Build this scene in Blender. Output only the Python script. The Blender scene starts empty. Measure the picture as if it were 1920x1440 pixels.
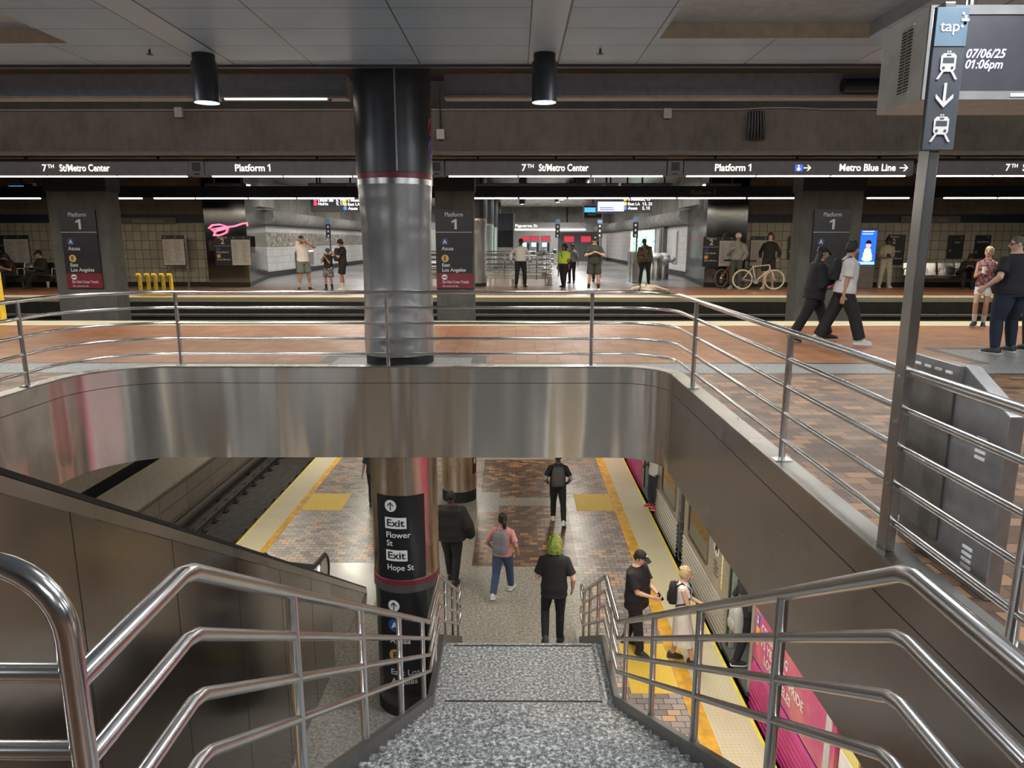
import bpy, bmesh, math, random
from mathutils import Vector, Matrix
random.seed(7)
S = bpy.context.scene
COL = S.collection
R = math.radians
# ------------------------------------------------------------------ camera
PITCH, YAW, FPX, EYE = R(11.4), R(0.3), 1333.0, 1.6
cd = bpy.data.cameras.new('camera'); cam = bpy.data.objects.new('camera', cd); COL.objects.link(cam)
cd.sensor_fit = 'HORIZONTAL'; cd.sensor_width = 36; cd.lens = FPX / 1920 * 36; cd.clip_start = .05; cd.clip_end = 400
cam.location = (0, 0, EYE); cam.rotation_euler = (R(90) - PITCH, 0, YAW)
S.camera = cam
S.view_settings.view_transform = 'Standard'; S.view_settings.look = 'None'
S.view_settings.exposure = 0.9; S.view_settings.gamma = 1; S.view_settings.use_curve_mapping = False
W = bpy.data.worlds.new('world'); S.world = W; W.use_nodes = True
W.node_tree.nodes['Background'].inputs[0].default_value = (.75, .82, 1, 1)
W.node_tree.nodes['Background'].inputs[1].default_value = .05
# ------------------------------------------------------------------ lamps
def area(name, loc, sx, sy, power, color=(1, .93, .82), rot=(0, 0, 0), spread=180):
    l = bpy.data.lights.new(name, 'AREA'); l.shape = 'RECTANGLE'; l.size = sx; l.size_y = sy
    l.energy = power; l.color = color; l.spread = R(spread)
    o = bpy.data.objects.new(name, l); o.location = loc; o.rotation_euler = rot; COL.objects.link(o); return o
def spot(name, loc, power, angle=90, color=(.95, .97, 1), blend=.6, r=.06):
    l = bpy.data.lights.new(name, 'SPOT'); l.energy = power; l.spot_size = R(angle); l.spot_blend = blend
    l.color = color; l.shadow_soft_size = r
    o = bpy.data.objects.new(name, l); o.location = loc; COL.objects.link(o); return o
COOL, WARM, NEUT = (.86, .93, 1), (1, .84, .64), (1, .95, .87)
# upper concourse: recessed ceiling fixtures, platform edge fluorescents
for cx in (-6.0, 2.6, 9.5):
    for cy in (-2.5, 2.6, 7.2):
        area('coffer_lamp', (cx, cy, 3.57), 1.5, .9, 85, (.92, .96, 1))
for cx in (-3.63, .33, 4.3, -7.6):
    spot('downlight_lamp', (cx * .953, 8.41, 3.11), 150, 100, COOL)
    spot('downlight_lamp', (cx * .953, 3.2, 3.11), 110, 100, COOL)
area('platform_edge_lamp', (0, 13.72, 2.735), 34, .10, 390, NEUT)
area('platform_edge_lamp', (0, 20.9, 2.735), 34, .10, 330, WARM)
area('added_beam_fill', (-2, 10.6, 4.3), 30, .15, 85, (1, .95, .88), (R(65), 0, 0))  # added fill behind the cornice, brightens the beam in place of bounce light
# hall beyond the far platform
for cy in (29, 36, 44, 53, 62):
    area('hall_lamp', (-7.2, cy, 3.9), 1.2, 3.5, 165, (1, .97, .93))
    area('hall_lamp', (3.6, cy, 3.9), 1.2, 3.5, 165, (1, .97, .93))
# lower station: fluorescents along both platform edges and the centre line
for cx, cy, ln, p in ((-5.3, 12, 32, 520), (2.1, 12, 32, 480), (-1.6, 21, 16, 170)):
    area('lower_platform_lamp', (cx, cy, -1.27), .35, ln, p, (1, .93, .80))
area('lower_track_lamp', (-8.2, 15.0, -1.3), .15, 24, 220, (1, .9, .75))
area('train_interior_lamp', (4.9, 11.0, -2.45), 1.2, 20, 60, (.95, 1, 1))

# ------------------------------------------------------------------ pixel rays (photo is 1920 x 1440)
_M = cam.rotation_euler.to_matrix()
CAM = Vector((0, 0, EYE))
def ray(px, py): return _M @ Vector(((px - 960) / FPX, (720 - py) / FPX, -1))
def onZ(px, py, z):
    d = ray(px, py); return CAM + d * ((z - EYE) / d.z)
def onY(px, py, y):
    d = ray(px, py); return CAM + d * (y / d.y)
def onX(px, py, x):
    d = ray(px, py); return CAM + d * (x / d.x)

# ------------------------------------------------------------------ mesh builder
class MB:
    def __init__(s): s.v = []; s.f = []
    def add(s, vs, fs):
        k = len(s.v); s.v += [tuple(p) for p in vs]; s.f += [tuple(i + k for i in f) for f in fs]; return s
    def box(s, x0, x1, y0, y1, z0, z1):
        if x0 > x1: x0, x1 = x1, x0
        if y0 > y1: y0, y1 = y1, y0
        if z0 > z1: z0, z1 = z1, z0
        return s.add([(x0, y0, z0), (x1, y0, z0), (x1, y1, z0), (x0, y1, z0), (x0, y0, z1), (x1, y0, z1), (x1, y1, z1), (x0, y1, z1)],
                     [(0, 3, 2, 1), (4, 5, 6, 7), (0, 1, 5, 4), (1, 2, 6, 5), (2, 3, 7, 6), (3, 0, 4, 7)])
    def quad(s, a, b, c, d): return s.add([a, b, c, d], [(0, 1, 2, 3)])
    def prism(s, pts, e):
        """closed planar polygon pts extruded by vector e"""
        n = len(pts); e = Vector(e); P = [Vector(p) for p in pts]
        vs = P + [p + e for p in P]
        fs = [tuple(range(n))[::-1], tuple(range(n, 2 * n))] + [(i, (i + 1) % n, n + (i + 1) % n, n + i) for i in range(n)]
        return s.add(vs, fs)
    def tube(s, pts, r, n=10, closed=False, caps=True):
        P = [Vector(p) for p in pts]; m = len(P)
        rr = r if isinstance(r, (list, tuple)) else [r] * m
        T = []
        for i in range(m):
            a = P[(i - 1) % m] if (closed or i > 0) else P[i]
            b = P[(i + 1) % m] if (closed or i < m - 1) else P[i]
            t1 = (P[i] - a).normalized() if (P[i] - a).length > 1e-9 else None
            t2 = (b - P[i]).normalized() if (b - P[i]).length > 1e-9 else None
            t = (t1 + t2) if (t1 and t2) else (t1 or t2)
            T.append(t.normalized() if t.length > 1e-6 else (t1 or t2))
        u = T[0].orthogonal().normalized()
        vs = []
        for i in range(m):
            if i:
                q = T[i - 1].rotation_difference(T[i]); u = q @ u
            u = (u - T[i] * u.dot(T[i])).normalized(); w = T[i].cross(u)
            k = 1.0
            if 0 < i < m - 1 or closed:   # keep the tube's thickness through a mitre
                a = P[(i + 1) % m] - P[i]
                c = abs(a.normalized().dot(T[i])); k = 1 / max(c, .6)
            bis = None
            if k > 1.001:
                d1 = (P[i] - P[(i - 1) % m]).normalized(); d2 = (P[(i + 1) % m] - P[i]).normalized()
                bis = d2 - d1; bis = bis.normalized() if bis.length > 1e-6 else None
            for j in range(n):
                o = (u * math.cos(2 * math.pi * j / n) + w * math.sin(2 * math.pi * j / n)) * rr[i]
                if bis is not None: o = o + bis * (o.dot(bis) * (k - 1))
                vs.append(P[i] + o)
        fs = []
        for i in range(m if closed else m - 1):
            a, b = i * n, ((i + 1) % m) * n
            fs += [(a + j, a + (j + 1) % n, b + (j + 1) % n, b + j) for j in range(n)]
        if caps and not closed:
            fs.append(tuple(range(n))[::-1]); fs.append(tuple(range((m - 1) * n, m * n)))
        return s.add(vs, fs)
    def lathe(s, prof, c=(0, 0, 0), n=24, caps=True):
        """prof: list of (radius, z); around vertical axis through c"""
        vs = []; m = len(prof)
        for r, z in prof:
            for j in range(n):
                a = 2 * math.pi * j / n; vs.append((c[0] + r * math.cos(a), c[1] + r * math.sin(a), c[2] + z))
        fs = [(i * n + j, i * n + (j + 1) % n, (i + 1) * n + (j + 1) % n, (i + 1) * n + j) for i in range(m - 1) for j in range(n)]
        if caps: fs.append(tuple(range(n))[::-1]); fs.append(tuple(range((m - 1) * n, m * n)))
        return s.add(vs, fs)
    def loft(s, rings, caps=True):
        n = len(rings[0]); vs = [p for r in rings for p in r]; m = len(rings)
        fs = [(i * n + j, i * n + (j + 1) % n, (i + 1) * n + (j + 1) % n, (i + 1) * n + j) for i in range(m - 1) for j in range(n)]
        if caps: fs.append(tuple(range(n))[::-1]); fs.append(tuple(range((m - 1) * n, m * n)))
        return s.add(vs, fs)
    def ball(s, c, rx, ry=None, rz=None, n=12, m=8, rot=None):
        ry = ry or rx; rz = rz or rx; c = Vector(c); vs = []
        def P(p):
            p = Vector(p)
            return c + (rot @ p if rot is not None else p)
        vs.append(P((0, 0, -rz)))
        for i in range(1, m):
            t = math.pi * i / m - math.pi / 2
            for j in range(n):
                a = 2 * math.pi * j / n; vs.append(P((rx * math.cos(t) * math.cos(a), ry * math.cos(t) * math.sin(a), rz * math.sin(t))))
        vs.append(P((0, 0, rz)))
        fs = [(0, 1 + (j + 1) % n, 1 + j) for j in range(n)]
        for i in range(m - 2):
            a = 1 + i * n; fs += [(a + j, a + (j + 1) % n, a + n + (j + 1) % n, a + n + j) for j in range(n)]
        a = 1 + (m - 2) * n; fs += [(a + j, a + (j + 1) % n, len(vs) - 1) for j in range(n)]
        return s.add(vs, fs)
    def tf(s, M):
        s.v = [tuple(M @ Vector(p)) for p in s.v]; return s
    def build(s, name, m, parent=None, smooth=35, bevel=0, kind=None):
        me = bpy.data.meshes.new(name); me.from_pydata(s.v, [], s.f); me.update()
        b = bmesh.new(); b.from_mesh(me); bmesh.ops.recalc_face_normals(b, faces=b.faces); b.to_mesh(me); b.free()
        if smooth:
            me.polygons.foreach_set('use_smooth', [True] * len(me.polygons)); me.set_sharp_from_angle(angle=R(smooth))
        if m: me.materials.append(m)
        o = bpy.data.objects.new(name, me); COL.objects.link(o)
        if parent is not None: adopt(o, parent)
        if bevel:
            md = o.modifiers.new('bevel', 'BEVEL'); md.width = bevel; md.segments = 2; md.limit_method = 'ANGLE'; md.angle_limit = R(40)
        if kind: o['kind'] = kind
        return o
class LB(MB):
    """lettering: every written line and every mark becomes a mesh of its own"""
    def __init__(s): s.g = []
    def new(s): s.g.append(MB()); return s
    @property
    def v(s): return [p for m in s.g for p in m.v]
    def add(s, vs, fs):
        if not s.g: s.new()
        s.g[-1].add(vs, fs); return s
    def build(s, name, m, parent=None, smooth=0, bevel=0, kind=None):
        for q in s.g:
            if q.v: o = q.build(name, m, parent, smooth, bevel, kind)
        return o
def wm(o):
    m = o.matrix_basis.copy() if o.parent is None else wm(o.parent) @ o.matrix_parent_inverse @ o.matrix_basis
    return m
def basis(o): return Matrix.LocRotScale(o.location, o.rotation_euler, o.scale)
def adopt(o, p):
    """parent o (built in world space) to p"""
    M = Matrix(); q = p; chain = []
    while q is not None: chain.append(q); q = q.parent
    for q in reversed(chain): M = M @ q.matrix_parent_inverse @ basis(q)
    o.parent = p; o.matrix_parent_inverse = M.inverted()
def tag(o, label, cat, group=None, kind=None):
    if label: o['label'] = label
    if cat: o['category'] = cat
    if group: o['group'] = group
    if kind: o['kind'] = kind
    return o
def thing(name, label, cat, loc=(0, 0, 0), group=None):
    o = bpy.data.objects.new(name, None); o.empty_display_size = .1; COL.objects.link(o); o.location = loc
    return tag(o, label, cat, group)
def struct(name, mb, m, smooth=30, bevel=0): return mb.build(name, m, None, smooth, bevel, 'structure')
def kids(o): return [c for c in bpy.data.objects if c.parent == o]
def dup(root, dloc=None, loc=None, rotz=None, label=None, group=None):
    r = root.copy(); COL.objects.link(r)
    if loc is not None: r.location = loc
    if dloc is not None: r.location = Vector(root.location) + Vector(dloc)
    if rotz is not None: r.rotation_euler = (0, 0, rotz)
    if label: r['label'] = label
    if group: r['group'] = group
    for ch in kids(root):
        c = ch.copy(); COL.objects.link(c); c.parent = r
        for g in kids(ch):
            d = g.copy(); COL.objects.link(d); d.parent = c
    return r

# ------------------------------------------------------------------ materials
class NT:
    def __init__(s, name):
        s.m = bpy.data.materials.new(name); s.m.use_nodes = True; s.t = s.m.node_tree; s.n = s.t.nodes
        s.b = s.n['Principled BSDF']; s._co = None
    def link(s, a, b): s.t.links.new(a, b)
    def co(s):
        if s._co is None: s._co = s.n.new('ShaderNodeTexCoord').outputs['Object']
        return s._co
    def val(s, x, sock):
        if x is None: return
        if hasattr(x, 'is_output'): s.link(x, sock)
        else: sock.default_value = x
    def math(s, op, a, b=None, c=None, clamp=False):
        n = s.n.new('ShaderNodeMath'); n.operation = op; n.use_clamp = clamp
        for i, x in enumerate((a, b, c)): s.val(x, n.inputs[i])
        return n.outputs[0]
    def xyz(s, v=None):
        n = s.n.new('ShaderNodeSeparateXYZ'); s.link(v or s.co(), n.inputs[0]); return n.outputs
    def comb(s, x, y, z):
        n = s.n.new('ShaderNodeCombineXYZ')
        for i, q in enumerate((x, y, z)): s.val(q, n.inputs[i])
        return n.outputs[0]
    def mapping(s, scale=(1, 1, 1), rot=(0, 0, 0), v=None):
        n = s.n.new('ShaderNodeMapping'); s.link(v or s.co(), n.inputs[0]); n.inputs['Scale'].default_value = scale; n.inputs['Rotation'].default_value = rot; return n.outputs[0]
    def noise(s, scale, detail=2, rough=.5, v=None, dist=0):
        n = s.n.new('ShaderNodeTexNoise'); n.inputs['Scale'].default_value = scale; n.inputs['Detail'].default_value = detail
        n.inputs['Roughness'].default_value = rough; n.inputs['Distortion'].default_value = dist; s.link(v or s.co(), n.inputs['Vector']); return n.outputs['Fac']
    def white(s, v):
        n = s.n.new('ShaderNodeTexWhiteNoise'); n.noise_dimensions = '3D'; s.link(v, n.inputs['Vector']); return n.outputs['Value']
    def ramp(s, fac, stops, interp='LINEAR'):
        n = s.n.new('ShaderNodeValToRGB'); n.color_ramp.interpolation = interp; e = n.color_ramp.elements
        while len(e) < len(stops): e.new(.5)
        for i, (p, c) in enumerate(stops):
            e[i].position = p; e[i].color = (*c, 1) if len(c) == 3 else c
        s.link(fac, n.inputs[0]); return n.outputs[0]
    def mix(s, fac, a, b, blend='MIX'):
        n = s.n.new('ShaderNodeMix'); n.data_type = 'RGBA'; n.blend_type = blend
        s.val(fac, n.inputs[0])
        for x, k in ((a, 6), (b, 7)):
            if isinstance(x, tuple): x = (*x[:3], 1)
            s.val(x, n.inputs[k])
        return n.outputs[2]
    def bump(s, h, strength=.3, dist=.01):
        n = s.n.new('ShaderNodeBump'); n.inputs['Strength'].default_value = strength; n.inputs['Distance'].default_value = dist
        s.link(h, n.inputs['Height']); s.link(n.outputs[0], s.b.inputs['Normal'])
    def out(s, color=None, rough=None, metal=None):
        if color is not None: s.val((*color[:3], 1) if isinstance(color, tuple) else color, s.b.inputs['Base Color'])
        s.val(rough, s.b.inputs['Roughness']); s.val(metal, s.b.inputs['Metallic'])
        return s.m
    def cell(s, u, v, w, h, off=.5, joint=.006):
        """running bond in the u,v plane: returns id vector, joint mask"""
        row = s.math('FLOOR', s.math('DIVIDE', v, h))
        sh = s.math('MULTIPLY', s.math('FLOORED_MODULO', row, 2.0), off) if off else 0.0
        uu = s.math('ADD', s.math('DIVIDE', u, w), sh); c = s.math('FLOOR', uu)
        fu = s.math('MULTIPLY', s.math('FRACT', uu), w); fv = s.math('MULTIPLY', s.math('FRACT', s.math('DIVIDE', v, h)), h)
        du = s.math('MINIMUM', fu, s.math('SUBTRACT', w, fu)); dv = s.math('MINIMUM', fv, s.math('SUBTRACT', h, fv))
        j = s.math('LESS_THAN', s.math('MINIMUM', du, dv), joint)
        return s.comb(c, row, 1.3), j
def hexc(h):
    h = h.lstrip('#'); return tuple(((int(h[i:i + 2], 16) / 255) + .055) ** 2.4 / 1.055 ** 2.4 if int(h[i:i + 2], 16) > 10 else int(h[i:i + 2], 16) / 255 / 12.92 for i in (0, 2, 4))
_mc = {}
def plain(name, c, rough=.5, metal=0.0, var=.12, scale=9, bump=0):
    """a painted / cloth surface with a little uneven tone"""
    k = (name, c, rough, metal, var, scale, bump)
    if k in _mc: return _mc[k]
    t = NT(name); c = hexc(c) if isinstance(c, str) else c
    n = t.noise(scale, 3)
    t.out(t.ramp(n, [(.3, tuple(x * (1 - var) for x in c)), (.7, tuple(min(1, x * (1 + var)) for x in c))]), rough, metal)
    if bump: t.bump(t.noise(scale * 14, 2), bump, .004)
    _mc[k] = t.m; return t.m
def glow(name, c, strength=1.0):
    k = (name, c, strength)
    if k in _mc: return _mc[k]
    t = NT(name); c = hexc(c) if isinstance(c, str) else c
    t.b.inputs['Emission Color'].default_value = (*c, 1); t.b.inputs['Emission Strength'].default_value = strength
    t.out(tuple(x * .4 for x in c), .4); _mc[k] = t.m; return t.m
def cloth(c, name='fabric', var=.07): return plain(name, c, .85, 0, var, 14, .15)

def steel_mat(name, c=(.5, .49, .48), rough=.22, wob=(1.2, 1.2, .35), ws=.12, brush=(3, 3, 240), bs=.04, var=.06, aniso=0):
    t = NT(name)
    n1 = t.noise(1.0, 0, .5, t.mapping(wob)); n2 = t.noise(1.0, 2, .6, t.mapping(brush))
    n3 = t.noise(1.6, 1)
    t.out(t.ramp(n3, [(.3, tuple(x * (1 - var) for x in c)), (.7, tuple(x * (1 + var) for x in c))]), t.ramp(n3, [(.3, (rough * .85,) * 3), (.75, (rough * 1.2,) * 3)]), 1.0)
    if not ws and not bs: return t.m
    h = t.math('ADD', t.math('MULTIPLY', n1, ws), t.math('MULTIPLY', n2, bs))
    t.bump(h, 1.0, .05)
    if aniso:   # brushed grain: blurs reflections up and down
        g = t.n.new('ShaderNodeTangent'); g.direction_type = 'RADIAL'; g.axis = 'Z'; t.link(g.outputs[0], t.b.inputs['Tangent'])
        t.b.inputs['Anisotropic'].default_value = aniso; t.b.inputs['Anisotropic Rotation'].default_value = .25
    return t.m
M = {}
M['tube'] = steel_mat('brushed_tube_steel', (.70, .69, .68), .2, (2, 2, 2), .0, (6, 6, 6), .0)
M['tube_dark'] = steel_mat('darker_tube_steel', (.5, .48, .465), .24, (2, 2, 2), .0, (6, 6, 6), .0)  # same tube steel in a darker tone for the right stair railing
def fascia_mat():
    t = NT('stainless_fascia'); a = t.noise(1.0, 0, .5, t.mapping((1.7, 1.7, .36))); b = t.noise(1.0, 0, .5, t.mapping((5.5, 5.5, .12)))
    t.out((.74, .69, .63), .25, 1.0); t.bump(t.math('ADD', t.math('MULTIPLY', a, 2.2), t.math('MULTIPLY', b, .26)), 1.0, .05)
    g = t.n.new('ShaderNodeTangent'); g.direction_type = 'RADIAL'; g.axis = 'Z'; t.link(g.outputs[0], t.b.inputs['Tangent'])
    t.b.inputs['Anisotropic'].default_value = .85; t.b.inputs['Anisotropic Rotation'].default_value = .25; return t.m
M['fascia'] = fascia_mat()
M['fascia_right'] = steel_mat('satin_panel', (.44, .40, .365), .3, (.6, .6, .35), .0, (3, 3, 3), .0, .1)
M['panel'] = steel_mat('stainless_panel', (.40, .365, .335), .2, (.7, .7, .5), .03, (5, 5, 60), .004)
M['steel'] = steel_mat('stainless_steel', (.52, .51, .5), .26, (1, 1, 1), .02, (60, 60, 4), .006)
M['pier'] = steel_mat('polished_pier_steel', (.22, .22, .215), .12, (.9, .9, 2.0), .03, (3, 3, 3), .0)
M['column'] = steel_mat('column_cladding', (.56, .47, .38), .27, (1, 1, .4), .03, (90, 90, 3), .006)
M['colgrey'] = steel_mat('column_grey_cladding', (.42, .42, .415), .24, (2.5, 2.5, 6), .18, (30, 30, 2), .006)
M['colgrey'].node_tree.nodes['Principled BSDF'].inputs['Metallic'].default_value = .72
M['cap'] = steel_mat('cap_steel', (.5, .49, .45), .3, (1, 1, 1), .02, (40, 40, 40), .006, .12)
M['black'] = plain('black_paint', (.012, .013, .016), .3)
M['blackmatte'] = plain('matte_black', (.012, .012, .013), .7)
M['rubber'] = plain('black_rubber', (.012, .012, .012), .42)
M['white'] = plain('white_vinyl', (.78, .78, .78), .5, var=.03)
M['sign'] = plain('dark_sign_face', (.018, .020, .024), .35)
M['navy'] = plain('navy_paint', (.012, .016, .028), .45)
M['burgundy'] = plain('burgundy_paint', (.16, .018, .03), .4)
M['headgrey'] = plain('grey_header_paint', (.105, .105, .112), .45)
M['yellow'] = plain('yellow_paint', (.78, .53, .03), .5)
M['tubelight'] = glow('fluorescent_tube', (1, .94, .84), 5)
M['tubewarm'] = glow('warm_fluorescent_tube', (1, .86, .6), 5)

def paving(name, w, h, off, joint, stops, jointc, rough=.35, plane='xy', bs=.4):
    t = NT(name); x, y, z = t.xyz()
    u, v = {'xy': (x, y), 'xz': (x, z), 'yz': (y, z)}[plane]
    idv, j = t.cell(u, v, w, h, off, joint)
    c = t.ramp(t.white(idv), stops)
    c = t.mix(t.math('MULTIPLY', t.noise(5, 4), .35), c, (.02, .018, .016))
    c = t.mix(j, c, jointc)
    t.out(c, t.math('ADD', rough - .1, t.math('MULTIPLY', t.noise(3, 4), .22)))
    t.bump(t.math('MULTIPLY', j, -1.0), bs, .004)
    return t.m
def granite(name, stops, scale=55, rough=.4):
    t = NT(name); n = t.math('ADD', t.math('MULTIPLY', t.noise(scale, 4, .75), .75), t.math('MULTIPLY', t.noise(scale * 3.1, 2), .25))
    t.out(t.ramp(n, stops), rough); return t.m
def concrete(name, c, rough=.85, streak=0.0):
    t = NT(name); n = t.math('ADD', t.math('MULTIPLY', t.noise(1.3, 6, .65), .6), t.math('MULTIPLY', t.noise(7, 5, .7, t.mapping((1, 1, .35))), .4))
    t.out(t.ramp(n, [(.3, tuple(x * .55 for x in c)), (.5, c), (.72, tuple(x * 1.4 for x in c))]), rough)
    t.bump(t.noise(30, 4), .25, .01); return t.m
M['granite'] = granite('grey_granite', [(.37, (.02, .02, .02)), (.46, (.10, .10, .095)), (.54, (.25, .25, .24)), (.62, (.58, .57, .55))], 30)
M['granite_low'] = granite('tan_granite', [(.3, (.07, .065, .055)), (.46, (.22, .205, .18)), (.6, (.42, .39, .34)), (.75, (.6, .57, .5))], 20)
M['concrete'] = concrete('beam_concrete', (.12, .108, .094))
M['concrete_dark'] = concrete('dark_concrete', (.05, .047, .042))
M['concrete_pillar'] = concrete('pillar_concrete', (.09, .088, .075))
M['concrete_hall'] = concrete('hall_concrete', (.26, .25, .23))
BROWN = [(0, (.07, .036, .022)), (.3, (.115, .062, .036)), (.55, (.16, .088, .05)), (.8, (.25, .135, .07)), (1, (.34, .165, .075))]
M['terracotta'] = paving('terracotta_tiles', .3, .3, 0, .005, [(0, (.37, .155, .07)), (.5, (.43, .19, .088)), (1, (.50, .24, .12))], (.09, .05, .03), .3)
M['brick_up'] = paving('brown_pavers', .2, .1, .5, .004, BROWN, (.03, .022, .018), .33)
M['brick_low'] = paving('mixed_pavers', .2, .1, .5, .005, [(0, (.085, .06, .05)), (.35, (.15, .108, .085)), (.6, (.22, .165, .125)), (.82, (.28, .2, .14)), (.93, (.42, .22, .1)), (1, (.55, .25, .1))], (.05, .042, .036), .3)
M['tile_far'] = paving('beige_wall_tiles', .275, .32, 0, .009, [(0, (.31, .30, .235)), (1, (.40, .385, .305))], (.05, .046, .038), .4, 'xz')
M['tile_hall'] = paving('white_hall_tiles', .3, .3, .0, .006, [(0, (.58, .57, .55)), (1, (.68, .67, .65))], (.22, .21, .2), .35, 'yz')
M['tile_lower'] = paving('lower_wall_blocks', 1.6, .42, 0, .012, [(0, (.15, .13, .105)), (1, (.19, .165, .13))], (.05, .04, .03), .7, 'yz')
def tactile(name, c):
    t = NT(name); x, y, z = t.xyz()
    fx = t.math('SUBTRACT', t.math('FRACT', t.math('DIVIDE', x, .06)), .5); fy = t.math('SUBTRACT', t.math('FRACT', t.math('DIVIDE', y, .06)), .5)
    r = t.math('SQRT', t.math('ADD', t.math('MULTIPLY', fx, fx), t.math('MULTIPLY', fy, fy)))
    d = t.math('SUBTRACT', 1.0, t.math('DIVIDE', r, .3), clamp=True)
    pit = t.math('LESS_THAN', d, .02)
    c2 = t.mix(t.math('MULTIPLY', t.noise(2.5, 5, .7), .5), c, tuple(q * .6 for q in c))
    t.out(c2, .6); t.bump(d, .7, .012); return t.m
M['tactile'] = tactile('cream_tactile_tile', (.62, .56, .38))
M['tactile_yellow'] = tactile('yellow_tactile_tile', (.76, .53, .07))
M['orange'] = plain('worn_orange_stripe', (.62, .34, .03), .6, 0, .25, 6)
# ================================================================== SETTING
LZ = -5.1                      # lower platform level
WX0, WX1, WY0, WY1 = -5.24, 1.85, 1.4, 8.82     # stairwell opening
def hole(off=0.0, seg=14):
    """outline of the stairwell opening, pushed outwards by off"""
    pts = []
    for cx, cy, r, a0 in ((WX1, WY1, .55, 0), (WX0, WY1, .95, 90), (WX0, WY0, .08, 180), (WX1, WY0, .08, 270)):
        sx = 1 if a0 in (0, 270) else -1; sy = 1 if a0 in (0, 90) else -1
        c = (cx - sx * r, cy - sy * r)
        n = seg if r > .2 else 3
        for i in range(n + 1):
            a = R(a0 + 90 * i / n); pts.append((c[0] + (r + off) * math.cos(a), c[1] + (r + off) * math.sin(a)))
    return pts
def hole_fine(off=0.0):
    """same outline with the long sides cut into short pieces"""
    P = hole(off); out = []
    for i, p in enumerate(P):
        q = P[(i + 1) % len(P)]; L = math.dist(p, q); k = max(1, int(L / .5))
        out += [(p[0] + (q[0] - p[0]) * j / k, p[1] + (q[1] - p[1]) * j / k) for j in range(k)]
    return out
def ring(profile, keep=None):
    """closed cross-section (off, z) swept round the opening"""
    mb = MB(); loops = [[(x, y, z) for x, y in hole_fine(o)] for o, z in profile]
    n = len(loops[0]); m = len(profile); vs = [p for l in loops for p in l]
    fs = [(i * n + j, i * n + (j + 1) % n, ((i + 1) % m) * n + (j + 1) % n, ((i + 1) % m) * n + j) for i in range(m) for j in range(n)]
    if keep: fs = [f for f in fs if keep(sum(vs[i][0] for i in f) / 4, sum(vs[i][1] for i in f) / 4)]
    return mb.add(vs, fs)
def plate(outer, inner, z):
    b = bmesh.new(); es = []
    for loop in ([outer] + inner):
        vs = [b.verts.new((x, y, z)) for x, y in loop]
        es += [b.edges.new((vs[i], vs[(i + 1) % len(vs)])) for i in range(len(vs))]
    bmesh.ops.triangle_fill(b, use_beauty=True, use_dissolve=False, edges=es)
    mb = MB(); b.verts.index_update(); mb.add([v.co[:] for v in b.verts], [[v.index for v in f.verts] for f in b.faces]); b.free(); return mb
EDGE, FEDGE = 14.37, 20.47     # edges of the two upper platforms
def up_floor():
    t = NT('upper_floor_paving'); x, y, z = t.xyz()
    i1, j1 = t.cell(x, y, .3, .3, 0, .005); i2, j2 = t.cell(x, y, .2, .12, .5, .005)
    tc = t.mix(j1, t.ramp(t.white(i1), [(0, (.29, .105, .038)), (.5, (.345, .13, .048)), (1, (.40, .165, .066))]), (.09, .05, .03))
    bc = t.mix(j2, t.ramp(t.white(i2), BROWN), (.03, .022, .018))
    n = t.math('ADD', t.math('MULTIPLY', t.noise(34, 4, .75), .75), t.math('MULTIPLY', t.noise(105, 2), .25))
    gc = t.ramp(n, [(.3, (.04, .04, .04)), (.46, (.17, .17, .16)), (.58, (.34, .34, .32)), (.7, (.55, .54, .5))])
    def box(x0, x1, y0, y1):
        a = t.math('MULTIPLY', t.math('GREATER_THAN', x, x0), t.math('LESS_THAN', x, x1))
        return t.math('MULTIPLY', a, t.math('MULTIPLY', t.math('GREATER_THAN', y, y0), t.math('LESS_THAN', y, y1)))
    c = t.mix(t.math('GREATER_THAN', y, 9.3), bc, tc)
    dark = (.035, .035, .035)
    c = t.mix(box(-2.65, -.4, 8, 9.95), c, dark); c = t.mix(box(6.15, 40, 8, 10.75), c, dark); c = t.mix(box(-40, 40, 8.55, 9.38), c, dark)
    for q in ((-40, 40, 8.63, 9.30), (-2.45, -.6, 8, 9.8), (6.3, 40, 8.6, 10.6)): c = t.mix(box(*q), c, gc)
    c = t.mix(t.math('MULTIPLY', t.noise(2.5, 5, .7), .35), c, (.03, .022, .018))
    t.out(c, t.math('ADD', .27, t.math('MULTIPLY', t.noise(3, 4), .25)))
    t.bump(t.math('MULTIPLY', t.math('MAXIMUM', t.math('MULTIPLY', j1, t.math('GREATER_THAN', y, 9.38)), t.math('MULTIPLY', j2, t.math('LESS_THAN', y, 8.6))), -1.0), .3, .004)
    return t.m
FX0, FX1 = -21, 21
fl = plate([(FX0, -5), (FX1, -5), (FX1, EDGE), (FX0, EDGE)], [hole(.15)], 0)
struct('floor', fl, up_floor())
f2 = MB(); f2.box(FX0, FX1, EDGE - .12, EDGE, -1.2, -.015); struct('floor_edge', f2, M['concrete_dark'])
struct('trim_1', MB().box(FX0, FX1, EDGE - .80, EDGE, -.03, .006), M['tactile'])
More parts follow.
